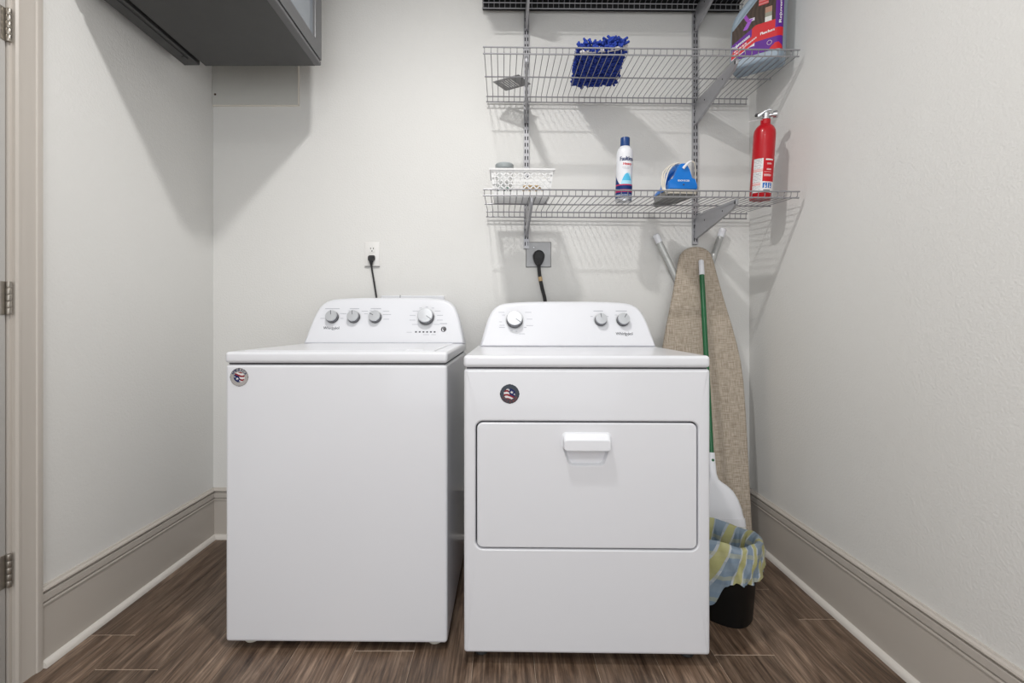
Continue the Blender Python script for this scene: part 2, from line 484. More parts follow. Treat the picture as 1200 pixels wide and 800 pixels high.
lathe(bm, [(0.03, 0.0), (0.03, 0.008), (0.011, 0.012), (0.011, 0.035), (0.026, 0.045), (0.027, 0.06), (0.015, 0.07), (0.001, 0.071)], 24,
      frame_mtx((XL - 0.003, SY0 + 0.065, 0.95), (0, 1, 0), (0, 0, 1), (1, 0, 0)))
mk('door_knob', bm, M_NICKEL, door)
for hz in (1.850, 1.092, 0.335):
    bm = B()
    box(bm, XL - 0.0035, XL - 0.0012, SY1 - 0.016, SY1 + 0.001, hz - 0.046, hz + 0.046, 0.0005, 1)
    h = mk('hinge', bm, M_NICKEL, door)
    for k in range(5):
        bm = B()
        lathe(bm, [(0.0062, -0.0088), (0.0066, -0.008), (0.0066, 0.008), (0.0062, 0.0088)], 14, Matrix.Translation((XL + 0.0045, SY1 + 0.002, hz - 0.037 + k * 0.0185)))
        mk('knuckle', bm, M_NICKEL, h)

# ceiling lamp over the appliances (outside the frame); the rear one is an added fill lamp
M_DIFF = mat('lamp_diffuser', (0.9, 0.9, 0.88), 0.6, emit=((1, 0.98, 0.94), 4))
for lab, lx, ly, k, pw in (('small round white ceiling light above the washer and dryer', KEY_LOC[0], KEY_LOC[1], 0.70, KEY_POWER),
                           ('large round fill lamp added over the unseen rear of the room', -0.1, -3.0, 3.2, CEILING_FILL_POWER)):
    cl = thing('ceiling_light', lab, 'light', (lx, ly, CEIL))
    bm = B(); lathe(bm, [(0.095 * k, 0.0), (0.095 * k, -0.012), (0.078 * k, -0.020), (0.070 * k, -0.014), (0.070 * k, 0.0)], 40); mk('trim_ring', bm, M_WHITEP, cl)
    bm = B(); lathe(bm, [(0.069 * k, -0.006), (0.069 * k, -0.010)], 40); mk('diffuser', bm, M_DIFF, cl)
    area('lamp', (0, 0, -0.024), (0, 0, 0), pw, 0.138 * k, None, (1.0, 0.985, 0.965), cl)

# painted backing board on the back wall under the cabinet
bb = thing('backing_board', 'pale painted board fixed in the wall corner under the dark cabinet', 'board', (-1.175, 0, 2.05))
bm = B(); box(bm, -0.198, 0.208, -0.010, -0.0005, 0.006, 0.64, 0.001, 1); mk('board_face', bm, M_BOARDP, bb)
bm = B()
box(bm, -0.1985, 0.2125, -0.0085, -0.0004, 0.0, 0.006, 0.0015, 1); box(bm, 0.208, 0.2125, -0.0125, -0.0004, 0.006, 0.64, 0.0015, 1)
mk('caulk_line', bm, M_CAULK, bb)
bm = B(); lathe(bm, [(0.005, -0.0005), (0.005, 0.0012), (0.003, 0.002)], 12, frame_mtx((-0.184, -0.010, 0.054), (1, 0, 0), (0, 0, 1), (0, -1, 0)))
mk('screw', bm, mat('rust', (0.08, 0.04, 0.025), 0.7), bb)

# ------------------------------------------------------------------ hanging cabinet
CBX0, CBX1, CBY0, CBY1, CBZ = -1.243, -0.775, -0.772, -0.275, 2.094
cb = thing('wall_cabinet', 'charcoal upper cabinet with a glass-panelled door hung in the wall corner', 'cabinet', (0, 0, CBZ))
ch = CEIL - 0.003 - CBZ
bm = B(); box(bm, CBX0, CBX1, CBY0, CBY1, 0, ch, 0.006, 1); mk('carcass', bm, M_CAB, cb)
bm = B(); box(bm, CBX0 - 0.086, CBX0 - 0.020, CBY0, CBY1 - 0.0, 0.004, ch, 0.003, 1); fp = mk('side_filler', bm, M_CAB, cb)
bm = B()
tube(bm, spline([(CBX0 - 0.036, CBY0 + 0.01, 0.0025), (CBX0 - 0.036, CBY1 - 0.085, 0.0025), (CBX0 - 0.039, CBY1 - 0.074, 0.0025), (CBX0 - 0.050, CBY1 - 0.070, 0.0025)], 4), 0.0022, 6)
mk('edge_bead', bm, M_BLACK, fp)
bm = B(); box(bm, CBX0 - 0.0205, CBX0 + 0.0005, CBY0, CBY1 - 0.012, 0.020, ch, 0, 1); mk('spacer', bm, M_BLACK, cb)
# door on the open side: frame with recessed glass panel
dx = CBX1 + 0.002
out = rrect(CBY0 + 0.004, CBY1 - 0.003, 0.022, ch - 0.01, 0.002, 1)
inn = rrect(CBY0 + 0.070, CBY1 - 0.070, 0.080, ch - 0.07, 0.002, 1)
bm = B()
R3 = lambda pts, x: [Vector((x, p[0], p[1])) for p in pts]
rings(bm, [R3(out, dx), R3(out, dx + 0.019), R3(inset2(out, 0.0015), dx + 0.020), R3(inset2(inn, -0.002), dx + 0.020), R3(inn, dx + 0.017), R3(inn, dx + 0.004)], False, False)
cd = mk('cabinet_door', bm, M_CABD, cb)
bm = B(); box(bm, dx + 0.003, dx + 0.009, CBY0 + 0.066, CBY1 - 0.066, 0.076, ch - 0.066); mk('glass_panel', bm, M_GLASS, cd, smooth=False)
bm = B(); box(bm, CBX1 - 0.012, CBX1 + 0.020, CBY0 + 0.004, CBY1 - 0.003, 0.001, 0.018, 0.003, 1); mk('bottom_edge', bm, M_CABD, cb)

# ------------------------------------------------------------------ shared appliance pieces
LEAN = 0.36
LA = math.atan(LEAN)
INS = [(0, 0), (0.3, 0.014), (0.5, 0.024), (0.65, 0.034), (0.78, 0.047), (0.86, 0.060), (0.92, 0.078), (0.955, 0.099), (0.975, 0.130), (0.990, 0.175), (1.0, 0.25)]
def console(parent, x0, x1, y0, yb, z0, h):
    """sloped control panel; returns its matrix (u across from x0, v up the slope, w outwards)"""
    pts = [(x0 + i, f * h) for f, i in INS] ; right = [(x1 - i, f * h) for f, i in INS]
    outline = right + pts[::-1]                   # counter-clockwise in x,z
    outline = [(x, z) for x, z in outline]
    def ring(ins, dy, back=None):
        o = inset2(outline, ins) if ins else outline
        o = [(x, max(z, 0.0)) for x, z in o]
        return [Vector((x, (y0 + LEAN * z + dy) if back is None else back, z0 + z)) for x, z in o]
    bm = B()
    rings(bm, [ring(0.014, -0.001), ring(0.006, 0.0015), ring(0.0015, 0.007), ring(0, 0.016), ring(0, 0, yb)])
    mk('control_console', bm, M_WHITEP, parent, angle=60, flat=True)
    return frame_mtx((x0, y0 - 0.001 * cos(LA), z0), (1, 0, 0), (0, sin(LA), cos(LA)), (0, -cos(LA), sin(LA)))
def knob(parent, Mx, u, v, r, ang, prot, step=False):
    K = Mx @ Matrix.Translation((u, v, 0))
    bm = B()
    prof = [(r * 1.04, 0.0), (r * 1.04, 0.002), (r * 0.98, 0.004)]
    if step: prof += [(r * 0.98, prot * 0.35), (r * 0.90, prot * 0.38), (r * 0.90, prot * 0.55), (r * 0.99, prot * 0.58)]
    prof += [(r * 0.96, prot - 0.004), (r * 0.92, prot)]
    lathe(bm, prof, 36, K); k = mk('knob', bm, M_KNOB, parent)
    bm = B(); lathe(bm, [(r * 0.955, prot - 0.0045), (r * 0.955, prot - 0.001), (r * 0.90, prot + 0.001), (0.001, prot + 0.0018)], 36, K)
    mk('knob_face', bm, M_KFACE, k)
    bm = B(); box(bm, -0.0011, 0.0011, r * 0.18, r * 0.92, prot + 0.0012, prot + 0.0022, mtx=K @ Matrix.Rotation(radians(ang), 4, 'Z'))
    mk('pointer_mark', bm, M_INKD, k)
    bm = B()
    n = 40
    lathe(bm, [(r * 1.07, 0.0002), (r * 1.20, 0.0004), (r * 1.20, 0.0002)], n, K, False, False)
    mk('dial_ring', bm, mat('pale_grey_ring', (0.68, 0.69, 0.71), 0.4), k)
def bars(parent, Mx, items, material=None, name='printed_marking'):
    bm = B()
    for u0, u1, v, t in items: box(bm, u0, u1, v - t / 2, v + t / 2, 0.0001, 0.0005, mtx=Mx)
    o = mk(name, bm, material or M_INK, parent, smooth=False); o['kind'] = 'stuff'; return o
def maker_logo(parent, Mx, u, v, width):
    bm = B()
    text(bm, 'Whirlpool', width, lambda a, b: Mx @ Vector((u + a, v + b - 0.006, 0.0006)), height=0.0125, bold=0.0002)
    t = [radians(a) for a in range(195, 420, 15)]
    for i in range(len(t) - 1):                   # thin ring sweeping round the lettering
        q = []
        for a, k in ((t[i], 1.0), (t[i + 1], 1.0), (t[i + 1], 0.92), (t[i], 0.92)):
            q.append(bm.verts.new(Mx @ Vector((u + width * 0.14 + 0.0105 * k * cos(a), v + 0.0005 + 0.0105 * k * sin(a) * 1.05, 0.0005))))
        bm.faces.new(q)
    mk('logo', bm, M_INKD, parent, smooth=False)
def badge(parent, K, ring_col, txt_col, flip, label):
    """round flag sticker; K maps (x, y, out) on the panel"""
    R = 0.0292
    if flip: K = K @ Matrix.Rotation(pi, 4, 'Z')
    def disc(u, v):
        x = (u * 2 - 1); y = (v * 2 - 1); return K @ Vector((x * R, y * R, 0.0007))
    white = (0.72, 0.70, 0.70); red = (0.25, 0.02, 0.03); navy = (0.012, 0.02, 0.10)
    def star(px, py, cx, cy, r):
        a = atan2(py - cy, px - cx) + 0.3; d = sqrt((px - cx) ** 2 + (py - cy) ** 2)
        return d < r * (0.62 + 0.38 * cos(5 * a))
    def colf(u, v):
        x = u * 2 - 1; y = v * 2 - 1; d = sqrt(x * x + y * y)
        if d > 0.985: return None
        if d > 0.93: return tuple(c * 0.55 for c in ring_col)
        if sqrt((x / 0.60) ** 2 + ((y - 0.0) / 0.56) ** 2) > 1: return ring_col
        w = y + 0.16 * sin(3.0 * x + 0.6)
        if x < 0.02 - 0.35 * y and w < 0.16:
            if star(x, y, -0.22, -0.16, 0.17) or star(x, y, 0.10, -0.42, 0.13) or star(x, y, -0.48, 0.05, 0.08): return white
            return navy
        return red if int((w + 2.05) / 0.20) % 2 else white
    o = print_patch('badge', disc, colf, 44, 44, parent)
    o['label'] = label
    bm = B()
    word = 'AMERICA'
    for i, chx in enumerate(word):
        a = radians(150 - i * 20)
        C = K @ Matrix.Translation((0.775 * R * cos(a), 0.775 * R * sin(a), 0)) @ Matrix.Rotation(a - pi / 2, 4, 'Z')
        wdt = {'I': 0.0018, 'M': 0.0085}.get(chx, 0.0066)
        text(bm, chx, wdt, lambda p, q: C @ Vector((p, q - 0.004, 0.0011)), height=0.0088, bold=0.0004)
    mk('lettering', bm, txt_col, o, smooth=False)

# ------------------------------------------------------------------ washer
wa = thing('washing_machine', 'white top-loading washing machine with three small knobs and one big dial', 'washer', (-0.868, -0.776, 0), (0, 0, radians(-0.7)))
WW, WD = 0.698, 0.655
def cabinet_box(w, d, z0, z1, rb=0.012):
    bm = B()
    o = rrect(0, w, z0, z1, 0.010, 4)
    r3 = lambda pts, y: [Vector((p[0], y, p[1])) for p in pts]
    rings(bm, [r3(inset2(o, 0.010), 0.0), r3(inset2(o, 0.0035), 0.0020), r3(inset2(o, 0.0008), 0.0065), r3(o, 0.012), r3(o, d)])
    return bm
mk('cabinet_body', cabinet_box(WW, WD, 0.0215, 0.892), M_WHITE, wa, angle=70, flat=True)
bm = B(); box(bm, 0.008, WW - 0.008, 0.008, WD - 0.01, 0.8915, 0.899); mk('seam_gasket', bm, M_GAP, wa, smooth=False)
def top_panel(w, d, z0, z1, r=0.010):
    bm = B(); box(bm, -0.001, w + 0.001, -0.003, d, z0, z1, r, 3); return bm
mk('top_panel', top_panel(WW, WD + 0.012, 0.8965, 0.9320), M_WHITE, wa, angle=60, flat=True)
bm = B(); box(bm, 0.045, WW - 0.045, 0.030, 0.560, 0.9300, 0.9345, 0.002, 2); lid = mk('lid', bm, M_WHITE, wa, flat=True)
bm = B(); box(bm, WW - 0.14, WW - 0.085, 0.035, 0.075, 0.9343, 0.9352, 0.0004, 1); mk('lid_grip', bm, M_WHITEP, lid)
for fx in (0.062, WW - 0.045):
    for fy in (0.05, WD - 0.06):
        bm = B(); lathe(bm, [(0.021, 0.0), (0.024, 0.003), (0.022, 0.012), (0.009, 0.014), (0.009, 0.026)], 20, Matrix.Translation((fx, fy, 0)))
        mk('foot', bm, mat('cream_rubber', (0.60, 0.57, 0.50), 0.6), wa)
CM = console(wa, -0.001, WW + 0.001, 0.574, 0.664, 0.9315, 0.203)
vk = 0.119 / cos(LA)
for u, a in ((0.1145, 8), (0.2095, 10), (0.3045, 62)): knob(wa, CM, u, vk - 0.006, 0.0262, a, 0.026)
knob(wa, CM, 0.5285, vk - 0.006, 0.0345, -125, 0.032, True)
maker_logo(wa, CM, 0.114, 0.072, 0.070)
it = []
for u, w in ((0.108, 0.064), (0.2065, 0.042), (0.302, 0.046)): it.append((u - w / 2, u + w / 2, vk + 0.036, 0.0032))
for u in (0.2095, 0.3045):
    it += [(u - 0.052, u - 0.036, vk + 0.012, 0.0022), (u + 0.030, u + 0.058, vk + 0.024, 0.0022), (u - 0.03, u - 0.014, vk + 0.026, 0.0022)]
it += [(0.335, 0.372, vk + 0.008, 0.0022), (0.340, 0.365, vk - 0.014, 0.0022), (0.060, 0.085, vk - 0.010, 0.0022), (0.148, 0.162, vk - 0.010, 0.0022), (0.145, 0.160, vk + 0.013, 0.0022)]
for a in range(-130, 131, 26):
    x = 0.5285 + 0.062 * sin(radians(a)); y = vk - 0.006 + 0.050 * cos(radians(a)); w = 0.012 if abs(a) < 30 else 0.026
    it.append((x - w / 2, x + w / 2, y, 0.0022))
it += [(0.447, 0.470, 0.052, 0.002), (0.520, 0.545, 0.041, 0.002), (0.555, 0.575, 0.041, 0.002), (0.590, 0.622, 0.092, 0.0035)]
bars(wa, CM, it)
for k in range(6):
    bm = B(); box(bm, 0.4835 + k * 0.0163, 0.4915 + k * 0.0163, 0.0505, 0.0565, 0, 0.0008, mtx=CM); mk('indicator_light', bm, M_INKD, wa, smooth=False)
bm = B(); lathe(bm, [(0.0115, 0.0), (0.0115, 0.0025), (0.009, 0.0038), (0.0065, 0.003), (0.001, 0.003)], 24, CM @ Matrix.Translation((0.608, 0.066, 0)))
mk('start_button', bm, M_KNOB, wa)
badge(wa, frame_mtx((0.0445, 0, 0.8525), (1, 0, 0), (0, 0, 1), (0, -1, 0)), (0.40, 0.38, 0.37), M_NAVY, False, 'round grey flag sticker')

# ------------------------------------------------------------------ dryer
dr = thing('clothes_dryer', 'white front-loading dryer with a wide drop-down door and two small knobs', 'dryer', (-0.1138, -0.844, 0), (0, 0, radians(-1.0)))
DW, DD = 0.734, 0.640
o1 = rrect(0, DW, 0.034, 0.8855, 0.009, 5)
hole = rrect(0.0355, 0.698, 0.3465, 0.7285, 0.022, 5)
r3 = lambda pts, y: [Vector((p[0], y, p[1])) for p in pts]
bm = B()
rings(bm, [r3(o1, DD), r3(o1, 0.012), r3(inset2(o1, 0.0008), 0.0065), r3(inset2(o1, 0.0035), 0.0020), r3(inset2(o1, 0.010), 0.0),
           r3(inset2(hole, -0.006), 0.0), r3(inset2(hole, -0.0025), 0.0012), r3(hole, 0.0050), r3(hole, 0.030)])
mk('cabinet_body', bm, M_WHITE, dr, angle=70, flat=True)
bm = B(); box(bm, 0.030, 0.703, 0.0285, 0.0295, 0.341, 0.734); mk('door_recess', bm, M_GAP, dr, smooth=False)
dd = rrect(0.0395, 0.694, 0.3505, 0.7245, 0.018, 5)
cxh = 0.3665                                     # handle centre
# scoop under the handle: same point count as the outline
tz1, tz0 = 0.6480, 0.5975
sc = rrect(cxh - 0.068, cxh + 0.068, tz0, tz1 + 0.01, 0.012, 5)
sc = [(cxh + (x - cxh) * (0.76 + 0.24 * (z - tz0) / (tz1 - tz0)), z) for x, z in sc]
sc2 = [(cxh + (x - cxh) * 0.93, tz0 + 0.004 + (z - tz0) * 0.97) for x, z in sc]
bm = B()
rings(bm, [r3(dd, 0.024), r3(dd, 0.0035), r3(inset2(dd, 0.0012), 0.0010), r3(inset2(dd, 0.004), -0.0006),
           r3(inset2(sc, -0.003), -0.0006), r3(sc, 0.0008), r3([(x, z) for x, z in sc2], 0.013)])
dd_o = mk('dryer_door', bm, M_WHITE, dr, angle=50, flat=True)
hb = rrect(cxh - 0.074, cxh + 0.074, 0.6455, 0.6965, 0.013, 5)
def hin(t, b, s): return [(cxh + (x - cxh) * (1 - s), 0.6455 + b + (z - 0.6455) * (0.051 - t - b) / 0.051) for x, z in hb]
bm = B()
rings(bm, [r3(hb, -0.0002), r3(hin(0.001, 0, 0.008), -0.0022), r3(hin(0.004, 0, 0.055), -0.0030), r3(hin(0.010, 0.0, 0.065), -0.013), r3(hin(0.0175, 0.0005, 0.075), -0.0215), r3(hin(0.020, 0.003, 0.09), -0.0230)])
mk('door_handle', bm, M_WHITEP, dd_o, angle=40, flat=True)
bm = B(); box(bm, 0.008, DW - 0.008, 0.008, DD - 0.01, 0.885, 0.892); mk('seam_gasket', bm, M_GAP, dr, smooth=False)
mk('top_panel', top_panel(DW - 0.002, DD + 0.004, 0.8895, 0.9255, 0.010), M_WHITE, dr, angle=60, flat=True)
for fx in (0.05, DW - 0.05):
    for fy in (0.06, DD - 0.06):
        bm = B(); lathe(bm, [(0.020, 0.0), (0.022, 0.003), (0.020, 0.010), (0.008, 0.012), (0.008, 0.038)], 20, Matrix.Translation((fx, fy, 0)))
        mk('foot', bm, M_RUBBER, dr)
DM = console(dr, 0.0155, DW - 0.005, 0.508, 0.650, 0.925, 0.186)
vd = 0.112 / cos(LA)
knob(dr, DM, 0.142, vd - 0.006, 0.0330, -128, 0.032, True)
knob(dr, DM, 0.4955, vd - 0.006, 0.0242, 6, 0.026)
knob(dr, DM, 0.5865, vd - 0.006, 0.0252, -32, 0.026)
maker_logo(dr, DM, 0.588, 0.056, 0.068)
it = [(0.469, 0.508, vd + 0.036, 0.0032), (0.561, 0.607, vd + 0.036, 0.0032), (0.455, 0.465, vd + 0.012, 0.002), (0.522, 0.530, vd + 0.012, 0.002), (0.556, 0.566, vd + 0.018, 0.002),
      (0.075, 0.100, vd + 0.030, 0.002), (0.090, 0.102, vd + 0.018, 0.002), (0.185, 0.212, vd + 0.030, 0.002), (0.192, 0.215, vd, 0.002), (0.190, 0.218, vd - 0.028, 0.002),
      (0.080, 0.100, vd - 0.027, 0.002), (0.078, 0.102, vd - 0.036, 0.002), (0.078, 0.090, vd - 0.012, 0.002), (0.125, 0.134, vd - 0.050, 0.002), (0.146, 0.153, vd - 0.053, 0.002), (0.160, 0.184, vd - 0.064, 0.0022), (0.180, 0.190, vd - 0.036, 0.003)]
bars(dr, DM, it)
badge(dr, frame_mtx((0.1375, 0, 0.8105), (1, 0, 0), (0, 0, 1), (0, -1, 0)), (0.055, 0.065, 0.085), mat('dim_red_ink', (0.16, 0.05, 0.05), 0.5), True, 'round navy flag sticker')

# ------------------------------------------------------------------ wall plates and cords
ob = thing('wall_outlet', 'white duplex wall outlet above the washing machine', 'outlet', (-0.616, 0, 1.349))
bm = B(); box(bm, -0.035, 0.035, -0.006, -0.0004, -0.058, 0.058, 0.003, 2); mk('cover_plate', bm, M_OUT, ob)
for s in (0.0205, -0.0205):
    bm = B(); prism(bm, rrect(-0.0165, 0.0165, s - 0.0145, s + 0.0145, 0.010, 5), 'y', -0.0078, -0.0055); f = mk('receptacle', bm, M_OUT, ob)
    bm = B()
    for sx in (-0.0065, 0.0065): box(bm, sx - 0.0013, sx + 0.0013, -0.0084, -0.0070, s + 0.0005, s + 0.0085)
    lathe(bm, [(0.0028, 0.0), (0.0028, 0.0014)], 10, frame_mtx((0, -0.0070, s - 0.0075), (1, 0, 0), (0, 0, 1), (0, -1, 0)))
    mk('slots', bm, M_HOLE, f, smooth=False)
bm = B(); box(bm, -0.0355, 0.0355, -0.0085, -0.0004, -0.0625, -0.0585, 0.001, 1); mk('shadow_strip', bm, mat('shadow_grey', (0.33, 0.33, 0.33), 0.5), ob)  # grey strip paints the shadow line under the plate

def cord(name, label, plug_bm, path, r, loc, material=M_RUBBER):
    t = thing(name, label, 'cord', loc)
    mk('plug', plug_bm, material, t)
    bm = B(); tube(bm, spline(path, 8), r, 8); mk('cable', bm, material, t)
    return t
bm = B()
rings(bm, [[Vector((x * s, y, z * s + dz)) for x, z in rrect(-0.0165, 0.0165, -0.013, 0.013, 0.008, 4)] for s, y, dz in ((0.9, -0.0084, 0), (1.0, -0.012, 0), (0.95, -0.022, -0.003), (0.7, -0.032, -0.006))])
tube(bm, [(0, -0.020, -0.010), (0, -0.020, -0.022), (0, -0.019, -0.036)], [0.013, 0.0085, 0.005], 10)
cord('power_cord', 'thin black cord plugged into the white outlet above the washer', bm,
     [(0, -0.019, -0.032), (0.004, -0.018, -0.06), (0.014, -0.017, -0.12), (0.027, -0.020, -0.205), (0.035, -0.024, -0.30), (0.03, -0.03, -0.45)], 0.0042, (-0.6165, 0, 1.3285))

gb = thing('steel_wall_plate', 'square grey steel outlet plate on the wall behind the dryer', 'outlet', (0.1745, 0, 1.345))
bm = B(); box(bm, -0.0585, 0.0585, -0.007, -0.0004, -0.059, 0.059, 0.002, 1); mk('cover_plate', bm, M_STEELP, gb)
bm = B(); box(bm, -0.0595, 0.0595, -0.0045, -0.0003, -0.060, 0.060, 0.001, 1); mk('plate_rim', bm, mat('dark_steel', (0.10, 0.10, 0.10), 0.5, metal=0.5), gb)
for sx in (-0.022, ):
    bm = B(); lathe(bm, [(0.003, 0), (0.003, 0.0015), (0.001, 0.002)], 10, frame_mtx((sx, -0.007, 0.035), (1, 0, 0), (0, 0, 1), (0, -1, 0))); mk('screw', bm, M_CHROME, gb)
bm = B()
rings(bm, [[Vector((x * s, y, z * s - 0.010)) for x, z in [(0.0275 * cos(a) * (1 - 0.16 * max(0, -sin(a))), 0.0285 * sin(a) + (-0.018 * max(0, -sin(a)))) for a in [2 * pi * i / 32 for i in range(32)]]]
            for s, y in ((0.96, -0.0072), (1.0, -0.012), (1.0, -0.030), (0.93, -0.040), (0.7, -0.045))])
for sz in (-0.026, -0.034): box(bm, -0.017, 0.017, -0.047, -0.040, sz - 0.002, sz + 0.002, 0.001, 1)
pc = cord('power_cord', 'thick black dryer cord plugged into the grey steel plate', bm,
     [(0.0, -0.028, -0.05), (0.001, -0.028, -0.075), (0.006, -0.030, -0.115), (0.016, -0.034, -0.165), (0.028, -0.040, -0.22), (0.034, -0.045, -0.32), (0.03, -0.05, -0.5)], 0.0085, (0.1745, 0, 1.345))
bm = B(); tube(bm, [(0.0055, -0.030, -0.108), (0.0085, -0.0312, -0.128)], 0.0094, 12); bx = mk('cord_tag', bm, M_TAG, pc)

wb = thing('washer_supply_box', 'white plastic supply box on the wall just behind the washer console', 'supply box', (-0.422, 0, 1.02))
fr_o = rrect(-0.150, 0.150, -0.09, 0.130, 0.006, 3); fr_i = rrect(-0.128, 0.128, -0.07, 0.110, 0.004, 3)
bm = B()
rings(bm, [r3(fr_o, -0.0005), r3(fr_o, -0.010), r3(inset2(fr_o, 0.003), -0.013), r3(inset2(fr_i, -0.003), -0.013), r3(fr_i, -0.010), r3(fr_i, -0.0008)])
mk('box_frame', bm, M_WHITEP, wb)
for vx, mcol in ((-0.075, M_REDTXT), (0.075, M_BLUEP)):
    bm = B(); lathe(bm, [(0.011, 0), (0.011, 0.012), (0.007, 0.013), (0.007, 0.024), (0.012, 0.025), (0.012, 0.036), (0.001, 0.037)], 14, frame_mtx((vx, -0.0012, 0.03), (1, 0, 0), (0, 0, 1), (0, -1, 0)))
    mk('valve', bm, mcol, wb)
bm = B(); box(bm, -0.060, -0.058, -0.0142, -0.004, 0.112, 0.132); mk('frame_split', bm, M_INKD, wb, smooth=False)

# ------------------------------------------------------------------ shelving: standards, brackets, wire shelves
SHELVES = {}
SHX, SHY, SW, SD, NW = -0.067, -0.037, 1.212, 0.390, 49
bm = B()
LIP, TAIL, WR = 0.019, 0.030, 0.0016
tube(bm, [(0, -SD, LIP), (0, -SD, 0.0045), (0, -SD + 0.0035, 0.0), (0, -0.0035, 0.0), (0, 0, -0.004), (0, 0, -TAIL)], WR, 6)
wire_me = bpy.data.meshes.new('wire'); bmesh.ops.recalc_face_normals(bm, faces=bm.faces[:]); bm.to_mesh(wire_me); bm.free()
wire_me.polygons.foreach_set('use_smooth', [True] * len(wire_me.polygons)); wire_me.materials.append(M_WIRE)
bm = B(); tube(bm, [(-0.006, 0, 0), (SW + 0.006, 0, 0)], 0.0030, 8)
rail_me = bpy.data.meshes.new('rail'); bmesh.ops.recalc_face_normals(bm, faces=bm.faces[:]); bm.to_mesh(rail_me); bm.free()
rail_me.polygons.foreach_set('use_smooth', [True] * len(rail_me.polygons)); rail_me.set_sharp_from_angle(angle=radians(40)); rail_me.materials.append(M_WIRE)
def wire_shelf(key, label, z, droop, roll, x0=SHX):
    s = thing('wire_shelf', label, 'shelf', (x0, SHY, z), (radians(droop), roll, 0), 'grey wire shelves on the back wall')
    for ly, lz in ((-SD - 0.0035, LIP), (-SD, -0.0042), (-0.195, -0.0042), (0.0, -0.0075), (0.0045, -TAIL)):
        inst('rail', rail_me, s, (0, ly, lz))
    for k in range(NW): inst('wire', wire_me, s, (k * SW / (NW - 1), 0, 0))
    SHELVES[key] = Matrix.Translation((x0, SHY, z)) @ s.rotation_euler.to_matrix().to_4x4()
    return s
wire_shelf('low', 'lowest grey wire shelf, carrying the iron and red extinguisher', 1.549, 4.4, 0.0075)
wire_shelf('mid', 'middle grey wire shelf, carrying the blue mitt and cleaner jug', 2.089, 3.1, 0.0095)
wire_shelf('top', 'uppermost grey wire shelf, covered by a black liner', 2.529, 3.0, 0.008, -0.086)

PITCH = 0.0312
def standard(x, z0, label):
    s = thing('shelf_standard', label, 'shelf standard', (x, 0, z0), group='slotted wall standards')
    H = CEIL - 0.004 - z0
    bm = B(); box(bm, -0.0125, -0.0112, -0.0138, -0.0005, 0, H); box(bm, 0.0112, 0.0125, -0.0138, -0.0005, 0, H)
    mk('side_flange', bm, M_STD, s, smooth=False)
    bm = B()
    f0, f1 = -0.0150, -0.0138
    box(bm, -0.0125, -0.0082, f0, f1, 0, H); box(bm, -0.0036, 0.0036, f0, f1, 0, H); box(bm, 0.0082, 0.0125, f0, f1, 0, H)
    z = 0.0
    while z < H - 0.02:
        for a, b in ((-0.0082, -0.0036), (0.0036, 0.0082)): box(bm, a, b, f0, f1, z, z + 0.0132)
        z += PITCH
    mk('slotted_face', bm, M_STD, s, smooth=False)
    bm = B(); box(bm, -0.0110, 0.0110, -0.0022, -0.0006, 0, H); mk('channel_back', bm, M_HOLE, s, smooth=False)
    bm = B(); lathe(bm, [(0.0032, 0), (0.0032, 0.001), (0.001, 0.0016)], 10, frame_mtx((0, -0.015, 0.052), (1, 0, 0), (0, 0, 1), (0, -1, 0))); mk('screw', bm, M_CHROME, s)
    return s
standard(0.117, 1.373, 'slotted silver wall standard with its foot above the grey steel plate')
standard(0.917, 1.392, 'slotted silver wall standard behind the iron and the ironing board tip')

def bracket(x, key, label, swing=0.0):
    Mx = SHELVES[key]
    lx = x - Mx.translation.x
    b0 = Mx @ Vector((lx, 0.0, -0.014)); f0 = Mx @ Vector((lx, -SD + 0.012, -0.008))
    s = thing('shelf_bracket', label, 'bracket', (x, -0.0155, b0.z - 0.112), (0, 0, radians(swing)), group='tapered shelf brackets')
    zr = b0.z - 0.112
    y0 = -0.0155
    prof = [(0.0, 0.104), (0.0, 0.004), (-0.012, 0.0), (f0.y - y0 + 0.03, f0.z - 0.034 - zr), (f0.y - y0, f0.z - 0.020 - zr), (f0.y - y0 - 0.004, f0.z - zr), (b0.y - y0 - 0.02, b0.z - 0.003 - zr)]
    bm = B(); prism(bm, prof, 'x', -0.0055, 0.0055, 0.0012); mk('arm', bm, M_STD, s)
    bm = B()
    for k, (fy, fz) in enumerate(((0.28, 0.62), (0.72, 0.5))):
        yy = fy * (f0.y - y0); zt = 0.104 + (f0.z - zr - 0.104) * fy; zb = 0.0 + (f0.z - 0.03 - zr) * fy
        lathe(bm, [(0.0035, -0.0062), (0.0035, 0.0062)], 10, frame_mtx((0, yy, zb + (zt - zb) * fz), (0, 1, 0), (0, 0, 1), (1, 0, 0)))
    box(bm, -0.0062, 0.0062, -0.010, -0.006, 0.062, 0.068); box(bm, -0.0062, 0.0062, f0.y - y0 + 0.002, f0.y - y0 + 0.010, f0.z - zr - 0.018, f0.z - zr - 0.006)
    mk('punched_holes', bm, M_HOLE, s, smooth=False)
    bm = B()
    for sx in (-0.0059, 0.0059): box(bm, sx - 0.0009, sx + 0.0009, 0.0, 0.0085, 0.022, 0.036); box(bm, sx - 0.0009, sx + 0.0009, 0.0, 0.0085, 0.0845, 0.0985)
    mk('hook', bm, M_STD, s, smooth=False)
bracket(0.117, 'low', 'grey tapered bracket under the white lattice basket')
bracket(0.917, 'low', 'grey tapered bracket between the iron and the red extinguisher')
bracket(0.117, 'mid', 'grey tapered bracket beside the slotted grey plate, under the middle shelf', -3.0)
bracket(0.917, 'mid', 'grey tapered bracket under the cleaner jug')
bracket(0.117, 'top', 'grey tapered bracket under the black liner, on the standard above the basket')
